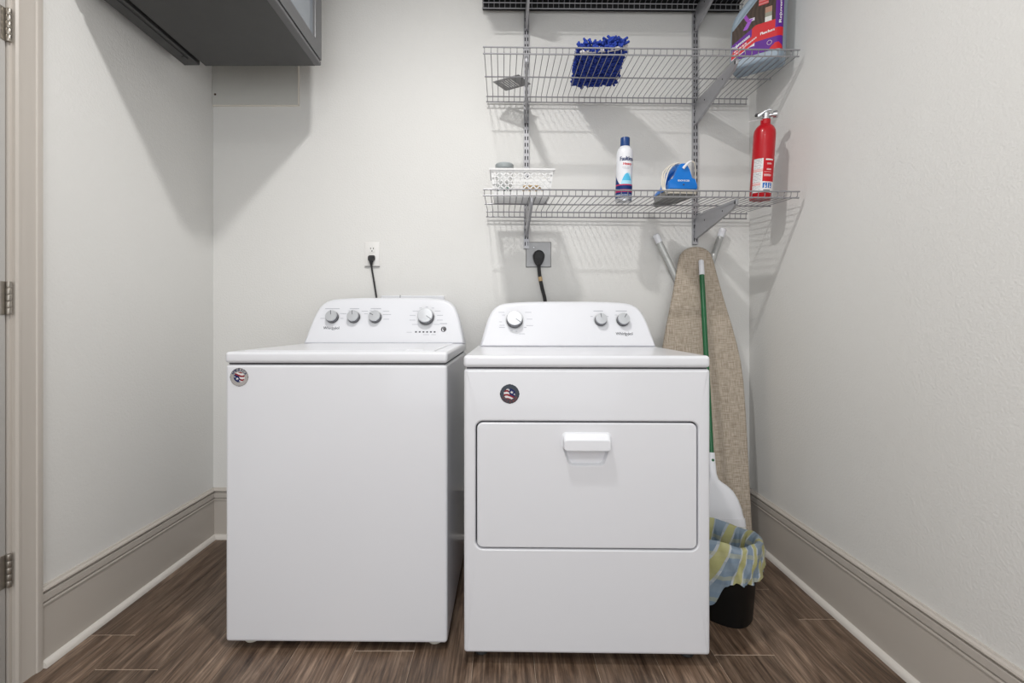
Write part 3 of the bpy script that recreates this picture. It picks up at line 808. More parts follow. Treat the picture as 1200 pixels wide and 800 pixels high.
bracket(0.917, 'top', 'grey tapered bracket under the black liner, beside the cleaner jug')

ln = thing('shelf_liner', 'black shelf liner covering the uppermost wire shelf', 'liner', SHELVES['top'] @ Vector((0, 0, 0)))
ln.rotation_euler = SHELVES['top'].to_euler()
bm = B(); box(bm, -0.004, SW - 0.008, -SD + 0.006, 0.012, 0.0022, 0.0048); mk('deck_sheet', bm, M_BLACK, ln, smooth=False)
bm = B(); box(bm, -0.004, SW - 0.008, 0.0085, 0.012, -0.037, 0.0021); mk('back_flange', bm, M_BLACK, ln, smooth=False)

def on_shelf(o, key, lx, ly, rz=0.0, ry=0.0, dz=0.0):
    m = SHELVES[key] @ Matrix.Translation((lx, ly, WR + 0.0004 + dz)) @ Matrix.Rotation(ry, 4, 'Y') @ Matrix.Rotation(rz, 4, 'Z')
    o.location = m.translation; o.rotation_euler = m.to_euler()
    return m

# ------------------------------------------------------------------ lattice basket with its jar and cloth
bk = thing('plastic_basket', 'small white plastic basket with diamond lattice sides on the lowest wire shelf', 'basket')
BW, BD, BH = 0.226, 0.165, 0.108
FL = 0.012                                      # outward flare
def bpt(side, u, v, off=0.0):
    """u along the side in 0..1, v height in metres"""
    k = FL * v / BH
    x0, x1, y0, y1 = -BW / 2 - k - off, BW / 2 + k + off, -BD / 2 - k - off, BD / 2 + k + off
    return {'f': Vector((x0 + (x1 - x0) * u, y0, v)), 'b': Vector((x1 + (x0 - x1) * u, y1, v)),
            'l': Vector((x0, y1 + (y0 - y1) * u, v)), 'r': Vector((x1, y0 + (y1 - y0) * u, v))}[side]
def quad_slab(bm, c, th, side):
    a = [bm.verts.new(bpt(side, u, v, 0.0)) for u, v in c]; b = [bm.verts.new(bpt(side, u, v, -th)) for u, v in c]
    n = len(c)
    bm.faces.new(a); bm.faces.new(b[::-1])
    for i in range(n): bm.faces.new((a[i], b[i], b[(i + 1) % n], a[(i + 1) % n]))
for side, L in (('f', BW), ('b', BW), ('l', BD), ('r', BD)):
    bm = B()
    quad_slab(bm, [(0, 0), (1, 0), (1, 0.022), (0, 0.022)], 0.002, side)
    quad_slab(bm, [(0, 0.094), (1, 0.094), (1, BH), (0, BH)], 0.002, side)
    e = 0.010 / L
    quad_slab(bm, [(0, 0.022), (e, 0.022), (e, 0.094), (0, 0.094)], 0.002, side)
    quad_slab(bm, [(1 - e, 0.022), (1, 0.022), (1, 0.094), (1 - e, 0.094)], 0.002, side)
    v0, v1 = 0.020, 0.096
    n = round(L / 0.0250); p = 1.0 / n; hw = 0.0033 / L
    rise = (v1 - v0) / 0.0250 * p        # u run for the whole height at 45 degrees
    for sgn in (1, -1):
        for k in range(-6, n + 7):
            ua = k * p + 0.25 * p; ub = ua + sgn * rise
            lo, hi = 0.0, 1.0                      # clip the strip to the panel
            ts = []
            du = ub - ua
            t0, t1 = sorted(((0 + hw - ua) / du, (1 - hw - ua) / du))
            t0 = max(0, t0); t1 = min(1, t1)
            if t1 - t0 < 0.05: continue
            a_u, a_v, b_u, b_v = ua + du * t0, v0 + (v1 - v0) * t0, ua + du * t1, v0 + (v1 - v0) * t1
            quad_slab(bm, [(a_u - hw, a_v), (a_u + hw, a_v), (b_u + hw, b_v), (b_u - hw, b_v)], 0.0018 + 0.0003 * sgn, side)
    mk('lattice_side', bm, M_BASKET, bk, smooth=False)
bm = B(); rings(bm, [[bpt(s, 0, v, o) for s in ('f', 'r', 'b', 'l')] for v, o in ((BH - 0.006, 0.0002), (BH - 0.006, 0.005), (BH + 0.001, 0.005), (BH + 0.001, -0.001), (BH - 0.001, -0.0015))], False, False)
mk('rim', bm, M_BASKET, bk)
bm = B(); box(bm, -BW / 2 + 0.0005, BW / 2 - 0.0005, -BD / 2 + 0.0005, BD / 2 - 0.0005, 0.0, 0.002); mk('base', bm, M_BASKET, bk, smooth=False)
bkm = on_shelf(bk, 'low', 0.1470, -0.248)
def in_basket(o, x, y, z): 
    m = bkm @ Matrix.Translation((x, y, z)); o.location = m.translation; o.rotation_euler = m.to_euler()
jr = thing('jar', 'milky jar with a grey lid inside the white lattice basket', 'jar')
bm = B(); lathe(bm, [(0.030, 0.0), (0.034, 0.004), (0.034, 0.105), (0.030, 0.115), (0.030, 0.117)], 32); mk('jar_body', bm, M_JAR, jr)
bm = B(); lathe(bm, [(0.036, 0.1175), (0.0375, 0.120), (0.0375, 0.134), (0.034, 0.1385), (0.001, 0.139)], 32); mk('jar_lid', bm, M_GREYLID, jr)
bm = B()
for i in range(5):
    a = radians(-128 + i * 19); tube(bm, [(0.0346 * cos(a), 0.0346 * sin(a), 0.016), (0.0346 * cos(a + 0.12), 0.0346 * sin(a + 0.12), 0.034 + 0.006 * (i % 2))], 0.0035, 6)
mk('green_print', bm, M_GREENL, jr)
in_basket(jr, -0.070, -0.030, 0.0025)
cl2 = B()
box(cl2, -0.045, 0.045, -0.028, 0.028, 0, 0.030, 0.010, 3); box(cl2, -0.040, 0.036, -0.024, 0.024, 0.0305, 0.052, 0.009, 3)
cl2 = tag(mk('folded_cloth', cl2, M_CLOTH), 'tan folded cloth seen through the holes of the white basket', 'cloth')
in_basket(cl2, 0.045, -0.030, 0.0025)

# ------------------------------------------------------------------ starch can
can = thing('spray_can', 'white and blue aerosol spray can with a navy cap on the lowest shelf', 'spray can')
CR = 0.0335
bm = B(); lathe(bm, [(0.028, 0.003), (0.030, 0.0), (0.0335, 0.002), (0.0335, 0.008), (CR, 0.010), (CR, 0.196), (0.0325, 0.204), (0.028, 0.216), (0.021, 0.225), (0.0185, 0.227)], 40)
mk('can_body', bm, M_WHITEP, can, angle=50)
bm = B(); lathe(bm, [(0.0190, 0.2265), (0.0190, 0.259), (0.0175, 0.2625), (0.001, 0.263)], 32); mk('cap', bm, mat('navy_cap', (0.008, 0.05, 0.20), 0.35), can)
bm = B(); lathe(bm, [(0.0300, -0.0002), (0.0335, 0.0015), (0.0338, 0.0085), (0.0330, 0.0095)], 40, None, False, False); mk('base_rim', bm, M_CHROME, can)
def cylmap(r): return lambda u, v: Vector((r * sin(u / r), -r * cos(u / r), v))
cm = cylmap(CR + 0.0004)
def cancol(u, v):
    navy = (0.010, 0.035, 0.16); red = (0.42, 0.02, 0.10); sky = (0.10, 0.52, 0.80); pale = (0.42, 0.75, 0.90)
    if v < 0.013: return (0.55, 0.57, 0.60)
    if v < 0.022: return navy
    if v < 0.027: return (0.55, 0.62, 0.72) if int(u * 700) % 2 else navy
    top = 0.064 + 0.040 * max(0.0, (-u - 0.006)) / 0.03
    if 0.036 < v < 0.050: return red if v < 0.047 else navy
    if v < 0.0635: return navy
    if v < 0.068: return (0.55, 0.05, 0.12)
    if v < 0.068 + 1.4 * max(0.0, -u - 0.019): return navy
    x = (u - 0.012) / 0.026; y = (v - 0.068) / 0.052                      # pale blue iron shape
    if y < 0: return None
    if abs(x) < 1.0 and y < (1 - abs(x) ** 2.6) * (0.86 + 0.16 * x):
        return pale if (y < 0.28 or (x * 0.8 + y) > 0.95) else sky
    return None
print_patch('printed_wrap', cm, cancol, 70, 110, can, -0.052, 0.052, 0.0095, 0.125)
bm = B(); text(bm, 'Faultless', 0.060, lambda a, b: cylmap(CR + 0.0007)(a + 0.011, b + 0.163), height=0.017, bold=0.0010); mk('brand_lettering', bm, M_NAVY, can, smooth=False)
bm = B(); text(bm, 'Heavy', 0.036, lambda a, b: cylmap(CR + 0.0007)(a + 0.013, b + 0.145), height=0.0105, bold=0.0008); mk('red_lettering', bm, M_REDTXT, can, smooth=False)
bm = B()
for u0, u1, v in ((-0.010, 0.006, 0.136), (0.010, 0.028, 0.136), (-0.004, 0.02, 0.131)):
    n = 6
    for i in range(n):
        a = u0 + (u1 - u0) * i / n; b = u0 + (u1 - u0) * (i + 1) / n; q = cylmap(CR + 0.0006)
        bm.faces.new([bm.verts.new(q(*p)) for p in ((a, v - 0.0008), (b, v - 0.0008), (b, v + 0.0008), (a, v + 0.0008))])
mk('fine_print', bm, M_INK, can, smooth=False)
on_shelf(can, 'low', 0.5785, -0.232, radians(-13))

# ------------------------------------------------------------------ clothes iron
ir = thing('clothes_iron', 'bright blue clothes iron wrapped in its cream cord on the lowest wire shelf', 'iron')
# local: heel at y = 0, nose at +y
half = [(0.0, 0.053), (0.03, 0.056), (0.09, 0.057), (0.15, 0.052), (0.20, 0.040), (0.24, 0.024), (0.265, 0.010), (0.272, 0.0035)]
outl = [(x, y) for y, x in half] + [(-x, y) for y, x in half[::-1]]
rz_ = lambda pts, z, k=1.0, s=0.0: [Vector((p[0] * k, s + p[1] * (k if s == 0 else 1), z)) for p in pts]
bm = B(); rings(bm, [rz_(outl, 0.0, 0.97), rz_(outl, 0.0015, 1.0), rz_(outl, 0.006, 1.0), rz_(outl, 0.008, 0.98)]); mk('soleplate', bm, M_SOLE, ir)
def bodyring(z, kx, y0, y1):
    return [Vector((p[0] * kx, y0 + (y1 - y0) * p[1] / 0.272, z)) for p in outl]
bm = B(); rings(bm, [bodyring(0.0082, 0.93, 0.004, 0.262), bodyring(0.026, 0.93, 0.004, 0.258)]); sk = mk('heat_skirt', bm, mat('grey_skirt', (0.20, 0.19, 0.17), 0.5), ir)
bm = B(); rings(bm, [bodyring(0.0262, 0.98, 0.006, 0.264), bodyring(0.036, 0.98, 0.006, 0.258), bodyring(0.048, 0.86, 0.008, 0.22), bodyring(0.056, 0.62, 0.01, 0.17)]); mk('iron_body', bm, M_BLUEP, ir)
HP = [(0.0555, 0.026), (0.0575, 0.033), (0.0575, 0.040), (0.049, 0.064), (0.036, 0.069), (0.024, 0.102), (0.012, 0.122), (0.006, 0.1245), (-0.006, 0.1245), (-0.014, 0.122),
      (-0.026, 0.098), (-0.036, 0.070), (-0.047, 0.064), (-0.0555, 0.056), (-0.0565, 0.033), (-0.0545, 0.026)]
r3y = lambda pts, y: [Vector((p[0], y, p[1])) for p in pts]
def sc2d(pts, k): return [(p[0] * k, 0.075 + (p[1] - 0.075) * k) for p in pts]
bm = B(); rings(bm, [r3y(sc2d(HP, 0.95), -0.008), r3y(sc2d(HP, 0.99), -0.006), r3y(HP, -0.001), r3y(HP, 0.010), r3y(sc2d(HP, 0.93), 0.020)])
hl = mk('heel_plate', bm, M_BLUEP, ir, angle=40)
bm = B(); tube(bm, spline([(0, 0.012, 0.105), (0, 0.045, 0.118), (0, 0.10, 0.117), (0, 0.145, 0.105), (0, 0.175, 0.080), (0, 0.185, 0.045)], 5), 0.0145, 12); mk('handle', bm, M_BLUEP, ir)
bm = B(); text(bm, 'BLACK+DECKER', 0.046, lambda a, b: Vector((a + 0.001, -0.0084, b + 0.055)), height=0.0068, bold=0.0003); mk('lettering', bm, M_WTXT, hl, smooth=False)
bm = B(); lathe(bm, [(0.003, 0), (0.003, 0.0015), (0.001, 0.002)], 10, frame_mtx((0.001, -0.0082, 0.043), (1, 0, 0), (0, 0, 1), (0, -1, 0))); mk('screw', bm, M_INKD, hl)
bm = B(); tube(bm, [(-0.004, -0.010, 0.104), (0.003, -0.015, 0.114), (0.012, -0.016, 0.124), (0.026, -0.013, 0.131)], [0.0055, 0.005, 0.0045, 0.0035], 10); mk('cord_sleeve', bm, M_WHITEP, ir)
bm = B()
tube(bm, spline([(0.026, -0.013, 0.131), (0.040, -0.008, 0.126), (0.050, 0.004, 0.105), (0.055, 0.012, 0.080), (0.0625, 0.02, 0.05), (0.062, 0.03, 0.02)], 6), 0.0028, 8)
for k, (dx_, dz_) in enumerate(((0.0, 0.0), (-0.007, 0.003), (-0.013, 0.001))):
    tube(bm, spline([(-0.004, 0.026 + 0.012 * k, 0.1335), (-0.026 + dx_ * 0.5, 0.024 + 0.012 * k, 0.126 + dz_), (-0.050 + dx_, 0.018 + 0.01 * k, 0.098), (-0.0635 + dx_, 0.012, 0.058), (-0.0655 + dx_ * 0.7, 0.010, 0.030), (-0.060, -0.0035, 0.016 - 0.002 * k)], 6), 0.0031, 8)
for k in range(3):
    zz = 0.0115 + 0.0058 * k
    tube(bm, spline([(-0.060, 0.012, zz), (-0.0545, -0.002, zz), (-0.03, -0.0035, zz), (0.03, -0.0035, zz), (0.0535, -0.001, zz), (0.060, 0.02, zz + 0.001), (0.0615, 0.06, zz + 0.002)], 5), 0.0028, 8)
mk('wrapped_cord', bm, M_CORD, ir)
on_shelf(ir, 'low', 0.772, -0.372, radians(3.5))

# ------------------------------------------------------------------ fire extinguisher
fe = thing('fire_extinguisher', 'red fire extinguisher with a chrome valve standing at the wall end of the lowest shelf', 'extinguisher')
ER = 0.0405
bm = B(); lathe(bm, [(0.034, 0.002), (0.038, 0.0), (ER, 0.004), (ER, 0.278), (0.0385, 0.292), (0.033, 0.305), (0.024, 0.315), (0.0185, 0.319), (0.0185, 0.338), (0.016, 0.340)], 48)
mk('cylinder', bm, M_RED, fe, angle=50)
bm = B()
lathe(bm, [(0.0165, 0.3405), (0.0165, 0.346), (0.013, 0.348), (0.013, 0.366), (0.010, 0.370)], 24)
lathe(bm, [(0.008, 0.0), (0.008, 0.016), (0.0145, 0.017), (0.0155, 0.030), (0.013, 0.034), (0.001, 0.035)], 20, frame_mtx((0.008, 0, 0.357), (0, 0, 1), (0, 1, 0), (1, 0, 0)))
v = mk('valve', bm, M_CHROME, fe)
bm = B(); prism(bm, [(-0.030, 0.352), (-0.030, 0.358), (-0.006, 0.377), (0.010, 0.382), (0.020, 0.378), (0.020, 0.374), (0.008, 0.376), (-0.004, 0.370), (-0.024, 0.352)], 'y', -0.008, 0.008, 0.001); mk('lever', bm, M_CHROME, v)
bm = B(); box(bm, -0.040, -0.026, -0.007, 0.007, 0.356, 0.366, 0.003, 2); mk('lever_tip', bm, M_BLACK, v)
bm = B(); tube(bm, [(-0.012, -0.017, 0.334), (-0.030, -0.040, 0.328), (-0.064, -0.075, 0.312)], 0.0012, 6); mk('seal_tie', bm, M_WHITEP, fe)
ecm = cylmap(ER + 0.0004)
def ecol(u, v):
    white = (0.78, 0.77, 0.77); red = (0.55, 0.012, 0.02); blue = (0.02, 0.16, 0.52); grey = (0.45, 0.45, 0.47)
    if v > 0.170 - 0.002 + 0.10 * 0: 
        return None
    if u < 0.000:                                     # instruction column
        k = int((v - 0.028) / 0.0032)
        if 8 <= k <= 11 and u < -0.006: return (0.70, 0.25, 0.24) if k % 2 else white
        if 26 <= k <= 29: return (0.72, 0.30, 0.28) if k % 2 else white
        if k % 2 and -0.036 < u < -0.005 and (int(u * 2600) * 7 + k * 3) % 11 > 1: return grey
        return white
    if v < 0.072:
        for c in (0.011, 0.031):
            if abs(u - c) < 0.0085 and 0.044 < v < 0.066:
                x = (u - c) / 0.0085; y = (v - 0.055) / 0.011
                if abs(x + 0.2) < 0.18 and y < 0.3 or (abs(y + 0.35) < 0.16 and x > -0.2 and x < 0.6) or (x * x + (y - 0.55) ** 2 < 0.05): return white
                return blue
        if 0.032 < v < 0.037 and 0.006 < u < 0.034: return (0.15, 0.15, 0.16)
        if v > 0.068 and 0.010 < u < 0.038: return (0.75, 0.5, 0.5)
        return white
    if 0.160 < v < 0.165 and 0.008 < u < 0.04: return white
    for v0 in (0.143, 0.147, 0.121, 0.125, 0.112, 0.098, 0.094, 0.102):
        if abs(v - v0) < 0.0010 and 0.004 + 0.01 * ((v0 * 1000) % 2) < u < 0.034: return (0.80, 0.62, 0.62)
    return red
print_patch('printed_label', ecm, ecol, 84, 100, fe, -0.038, 0.056, 0.026, 0.170)
on_shelf(fe, 'low', 1.1175, -0.297, radians(-24), radians(1.2)); fe.scale = (1, 1, 0.938)

# ------------------------------------------------------------------ cleaner jug
jg = thing('cleaner_jug', 'blue-grey floor cleaner jug with purple and red label on the middle shelf', 'jug')
JW, JT = 0.192, 0.112
jo = [(0.192, 0.012), (0.192, 0.272), (0.184, 0.288), (0.168, 0.296), (0.140, 0.298), (0.122, 0.292), (0.040, 0.206), (0.020, 0.184), (0.006, 0.168), (0.0, 0.150), (0.0, 0.012), (0.012, 0.0), (0.180, 0.0)]
def densify(p, n=2):
    out = []
    for i in range(len(p)):
        a = Vector(p[i]); b = Vector(p[(i + 1) % len(p)])
        for k in range(n): out.append(tuple(a.lerp(b, k / n)))
    return out
jo = densify(jo, 2)
JS = lambda pts, y: [Vector((p[0], y, p[1])) for p in pts]
bm = B(); rings(bm, [JS(inset2(jo, 0.016), 0.0), JS(inset2(jo, 0.008), 0.0025), JS(inset2(jo, 0.003), 0.009), JS(jo, 0.022), JS(jo, JT - 0.022), JS(inset2(jo, 0.005), JT - 0.007), JS(inset2(jo, 0.016), JT)])
mk('bottle', bm, M_JUG, jg, angle=60, flat=True)
bm = B(); tube(bm, spline([(0.014, JT / 2, 0.140), (0.010, JT / 2, 0.178), (0.022, JT / 2, 0.222), (0.060, JT / 2, 0.266), (0.095, JT / 2, 0.296), (0.125, JT / 2, 0.300), (0.145, JT / 2, 0.285)], 5), [0.019] * 31, 14); mk('handle', bm, M_JUG, jg)
bm = B(); lathe(bm, [(0.022, 0.292), (0.022, 0.304), (0.026, 0.305), (0.026, 0.336), (0.023, 0.339), (0.001, 0.339)], 28, Matrix.Translation((0.160 - 0.006, JT / 2, 0))); mk('screw_cap', bm, mat('purple_cap', (0.13, 0.02, 0.25), 0.35), jg)
PUR = (0.115, 0.018, 0.27); JRED = (0.62, 0.022, 0.03); BRN = (0.050, 0.031, 0.022)
def jmap(u, v):
    a = 0.1735                                       # the label folds round the edge by the wall
    if u <= a: return Vector((u, -0.0010, v))
    t = (u - a) / 0.020
    return Vector((a + 0.0195 * sin(min(t, 1.4) ), -0.001 + 0.0195 * (1 - cos(min(t, 1.4))) + max(0, t - 1.4) * 0.02, v))
def jcol(u, v):
    # slanted top edge follows the handle
    if v > 0.150 + (u - 0.008) * 1.04 and u < 0.13: return None
    if v > 0.285: return None
    if v < 0.036 + 0.012 * (1 - u / 0.19) * 0: return None
    if u > 0.168 and v > 0.118: return PUR
    if u > 0.150 and v < 0.062 and v < 0.040 + (0.030 - abs(u - 0.176)) * 1.0: return JRED
    edge = 0.086 + 0.060 * min(u / 0.10, 1.0)
    if v > edge + 0.006:
        if 0.155 > u > 0.130 and 0.150 < v < 0.208: return ((0.45, 0.25, 0.18) if v > 0.188 else (0.30, 0.30, 0.24) if v > 0.170 else (0.70, 0.70, 0.68))
        if 0.106 < u < 0.142 and v > 0.222: return (0.55, 0.03, 0.035) if int(v * 160) % 2 else (0.62, 0.2, 0.2)
        # purple mop figure
        if abs((u - 0.060) + (v - 0.195) * 0.55) < 0.007 and 0.172 < v < 0.225: return (0.30, 0.06, 0.42)
        if abs((u - 0.072) - (v - 0.168) * 0.55) < 0.008 and 0.146 < v < 0.182: return (0.34, 0.10, 0.55)
        if 0.172 < v < 0.185 and 0.070 < u < 0.094 and (v - 0.172) > (u - 0.094) * -0.5 - 0.012 + 0.006: return (0.66, 0.60, 0.72)
        w = 0.5 + 0.5 * sin(u * 420 + 3 * sin(v * 40)); 
        return tuple(c * (0.8 + 0.5 * w) for c in BRN)
    if v > edge - 0.024 + 0.0 and u < 0.085 and v < edge + 0.006: return PUR
    if v > 0.034 + 0.052 * min(u / 0.10, 1.0): return JRED
    if v > 0.028 + 0.045 * min(u / 0.08, 1.0) * (u < 0.095) and u < 0.095: return (0.72, 0.70, 0.74)
    return PUR
print_patch('printed_label', jmap, jcol, 90, 110, jg, 0.010, 0.208, 0.030, 0.288)
SL = 0.54
def jt(u0, v0, slope=SL, y=-0.0016): 
    a = math.atan(slope)
    return lambda p, q: Vector((u0 + p * cos(a) - q * sin(a), y, v0 + p * sin(a) + q * cos(a)))
bm = B(); text(bm, 'Rejuvenate', 0.074, jt(0.047, 0.095), height=0.013, shear=0.2, bold=0.0007)
text(bm, 'Planchers', 0.050, jt(0.142, 0.108, 0.06), height=0.011, bold=0.0006)
text(bm, 'Rejuvenate', 0.120, lambda p, q: jmap(0.1905 - q, 0.195 + p) + Vector((0.0004, -0.0006, 0)), height=0.010, bold=0.0006)
mk('label_lettering', bm, M_WTXT, jg, smooth=False)
bm = B()
for u0, v0, w in ((0.046, 0.079, 0.055), (0.070, 0.083, 0.030), (0.042, 0.066, 0.050), (0.090, 0.094, 0.035)):
    for k in range(5):
        f = jt(u0, v0); a = -w / 2 + w * k / 5; 
        bm.faces.new([bm.verts.new(f(*p)) for p in ((a, 0), (a + w / 5 * 0.78, 0), (a + w / 5 * 0.78, 0.0055), (a, 0.0055))])
n = 18
for i in range(n):
    a0, a1 = 2 * pi * i / n, 2 * pi * (i + 1) / n
    bm.faces.new([bm.verts.new(Vector((0.150 + k * cos(a), -0.0016, 0.068 + k * sin(a)))) for a, k in ((a0, 0.009), (a1, 0.009), (a1, 0.0075), (a0, 0.0075))])
mk('fine_print', bm, mat('pale_print', (0.74, 0.58, 0.62), 0.5), jg, smooth=False)
on_shelf(jg, 'mid', 1.010, -0.250, radians(-40))

# ------------------------------------------------------------------ chenille mitt
mt = thing('dusting_mitt', 'royal blue chenille dusting mitt with white lining on the middle wire shelf', 'duster')
ML = 0.275
def mitt_pt(t, a, k=1.0):
    """t 0 at the open end near the camera .. 1 at the back; a around"""
    w = (0.085 + 0.002 * t) * k
    h = (0.014 * (1 - t) ** 0.8 + 0.0095) * (k if k < 1 else 1)
    cx = 0.004 - 0.012 * t
    x = cx + w * (abs(cos(a)) ** 0.8) * (1 if cos(a) > 0 else -1)
    z = 0.012 + h + h * (abs(sin(a)) ** 0.9) * (1 if sin(a) > 0 else -1)
    z += max(0, sin(a)) * (1 - t) * (0.013 * (x / 0.1) - 0.010 * math.exp(-((x + 0.015) / 0.028) ** 2))
    y = ML * t - (0.012 if sin(a) > 0 else 0.0) * (1 - t)
    return Vector((x, y, z))
NA, NT = 40, 14
bm = B()
rings(bm, [[mitt_pt(t / NT, 2 * pi * i / NA) for i in range(NA)] for t in range(NT + 1)], True, True); mk('outer_shell', bm, M_CHEN, mt)
bm = B()                                              # white cuff edge showing between the tufts
tube(bm, [(-0.078, -0.010, 0.024), (-0.070, -0.017, 0.0215), (-0.03, -0.019, 0.021), (0.03, -0.019, 0.022), (0.066, -0.017, 0.026), (0.080, -0.011, 0.036), (0.085, -0.006, 0.052)], [0.005, 0.0070, 0.0075, 0.0075, 0.0075, 0.009, 0.007], 10)
box(bm, -0.030, -0.004, -0.025, -0.010, 0.022, 0.038, 0.004, 2)
mk('lining', bm, M_LIN, mt)
bm = B()
tube(bm, [mitt_pt(q / 8 * 0.9, 0) + Vector((0.006, 0, 0.012 * (1 - q / 8))) for q in range(9)], [0.011, 0.012, 0.011, 0.010, 0.010, 0.009, 0.009, 0.008, 0.007], 10)
mk('white_binding', bm, M_LIN, mt)
bm = B()
r2 = random.Random(3)
def noodle(p, d, L, r):
    d = Vector(d).normalized()
    q = p + d * L; m = (p + q) / 2 + Vector((r2.uniform(-1, 1), r2.uniform(-1, 1), r2.uniform(-1, 1))) * 0.003
    tube(bm, [p, p + d * 0.003, m, q - d * 0.002, q], [r * 0.6, r, r * 1.05, r, r * 0.5], 6)
cnt = 0
for i in range(21):
    for j in range(34):
        t = (i + r2.uniform(0.1, 0.9)) / 21; a = 2 * pi * (j + r2.uniform(0, 1)) / 34
        if sin(a) > 0.25 and t > 0.75 and r2.random() < 0.3: continue
        p = mitt_pt(t, a)
        c = mitt_pt(t, 0) * 0.5 + mitt_pt(t, pi) * 0.5
        nrm = (p - Vector((c.x, p.y, c.z))); nrm.normalize()
        d = Vector((nrm.x * 0.8 + r2.uniform(-0.9, 0.9), r2.uniform(-1.0, 0.9), nrm.z * 0.9 + r2.uniform(-0.5, 0.5)))
        if abs(a) < 0.32 or a > 2 * pi - 0.32: continue
        L = r2.uniform(0.016, 0.026)
        if sin(a) < -0.2:                            # underside: lie flat on the wires
            d = Vector((r2.uniform(-1, 1), r2.uniform(-1, 1), 0)).normalized(); d.z = r2.uniform(-0.06, 0.02); p.z = max(p.z - 0.004, 0.0075)
        q = p + d.normalized() * L
        if q.z < 0.006: d.z += (0.006 - q.z) / L * d.length
        noodle(p, d, L, 0.0047); cnt += 1
for i in range(70):                                  # tufts over the closed end
    a = pi * r2.uniform(0, 1); k = r2.uniform(0.1, 1.0)
    p = mitt_pt(0, a, k); p.y -= 0.004
    noodle(p, (r2.uniform(-0.9, 0.9), r2.uniform(-0.9, -0.3), r2.uniform(-0.3, 0.9)), r2.uniform(0.014, 0.022), 0.0047)
for i in range(30):
    a = r2.uniform(-0.07, 0.05); p = Vector((a, -0.016, r2.uniform(0.018, 0.028)))
    noodle(p, (r2.uniform(-0.7, 0.7), r2.uniform(-0.9, -0.4), r2.uniform(-0.1, 0.5)), r2.uniform(0.014, 0.020), 0.0047)
for i in range(44):
    p = mitt_pt(0.02 * (i % 3), pi * (i + 0.5) / 44, 0.97); p.y -= 0.010
    noodle(p, (r2.uniform(-0.9, 0.9), r2.uniform(-0.5, 0.1), r2.uniform(-0.4, 0.9)), r2.uniform(0.016, 0.026), 0.0047)
o = mk('chenille_pile', bm, M_CHEN, mt, angle=80); o['kind'] = 'stuff'
on_shelf(mt, 'mid', 0.458, -0.348, radians(-8), 0, 0.0)

# ------------------------------------------------------------------ slotted plate
sp_ = thing('slotted_plate', 'small flat grey slotted plate lying on the middle wire shelf', 'plate')
PWx, PDy = 0.132, 0.106
prism_o = rrect(-PWx / 2, PWx / 2, -PDy / 2, PDy / 2, 0.003, 2)
bm = B()
box(bm, -PWx / 2, PWx / 2, -PDy / 2, -PDy / 2 + 0.014, 0, 0.003); box(bm, -PWx / 2, PWx / 2, PDy / 2 - 0.014, PDy / 2, 0, 0.003)
box(bm, -PWx / 2, -PWx / 2 + 0.018, -PDy / 2 + 0.014, PDy / 2 - 0.014, 0, 0.003); box(bm, PWx / 2 - 0.042, PWx / 2, -PDy / 2 + 0.014, PDy / 2 - 0.014, 0, 0.003)
mk('plate_frame', bm, M_TRAY, sp_, smooth=False)
ns = 6
span = PWx - 0.018 - 0.042
bm = B(); box(bm, -0.0034, 0.0034, -PDy / 2 + 0.0139, PDy / 2 - 0.0139, 0.0002, 0.0028)
me = bpy.data.meshes.new('slat'); bmesh.ops.recalc_face_normals(bm, faces=bm.faces[:]); bm.to_mesh(me); bm.free(); me.materials.append(M_TRAY)
for k in range(ns): inst('slat', me, sp_, (-PWx / 2 + 0.018 + (k + 0.5) * span / ns + 0.001, 0, 0))
on_shelf(sp_, 'mid', 0.112, -0.120, radians(-33))

# ------------------------------------------------------------------ ironing board
HWT = [(0.0, 0.0), (0.002, 0.020), (0.008, 0.038), (0.018, 0.055), (0.035, 0.0695), (0.07, 0.080), (0.12, 0.0905), (0.20, 0.108), (0.28, 0.127), (0.36, 0.147), (0.45, 0.167), (0.53, 0.180), (0.62, 0.1875), (0.75, 0.190), (1.0, 0.190), (1.28, 0.190), (1.335, 0.184), (1.362, 0.170), (1.372, 0.145)]
BL = 1.372
half_r = [(w, BL - t) for t, w in HWT]
outl_b = [(w, z) for w, z in half_r[::-1]] + [(-w, z) for w, z in half_r[1:]]
ib = thing('ironing_board', 'ironing board in beige linen cover standing on end against the back wall', 'ironing board',
           (0.918, -0.155, 0.003), (radians(-4.1), radians(-1.08), 0))
rb = lambda pts, y: [Vector((p[0], y, p[1])) for p in pts]
bm = B(); rings(bm, [rb(inset2(outl_b, 0.012), -0.026), rb(inset2(outl_b, 0.005), -0.0245), rb(inset2(outl_b, 0.001), -0.019), rb(outl_b, -0.012), rb(inset2(outl_b, 0.001), -0.003), rb(inset2(outl_b, 0.010), 0.0)])
mk('linen_cover', bm, M_LINEN, ib, angle=60, flat=True)
for p0, p1 in (((-0.170, 0.0195, 1.440), (0.115, 0.0195, 0.78)), ((0.150, 0.0195, 1.462), (-0.115, 0.0195, 0.78))):
    y_off = 0.016 if p0[0] < 0 else 0.020
    a = Vector((p0[0], y_off, p0[2])); b = Vector((p1[0], y_off + 0.004, p1[2])); d = (b - a).normalized()
    bm = B(); tube(bm, [a + d * 0.036, b], 0.0142, 14); lg = mk('leg', bm, M_LEGT, ib)
    bm = B(); tube(bm, [a, a + d * 0.003, a + d * 0.040, a + d * 0.042], [0.0135, 0.0158, 0.0158, 0.0150], 14); mk('foot_cap', bm, M_WHITEP, lg)

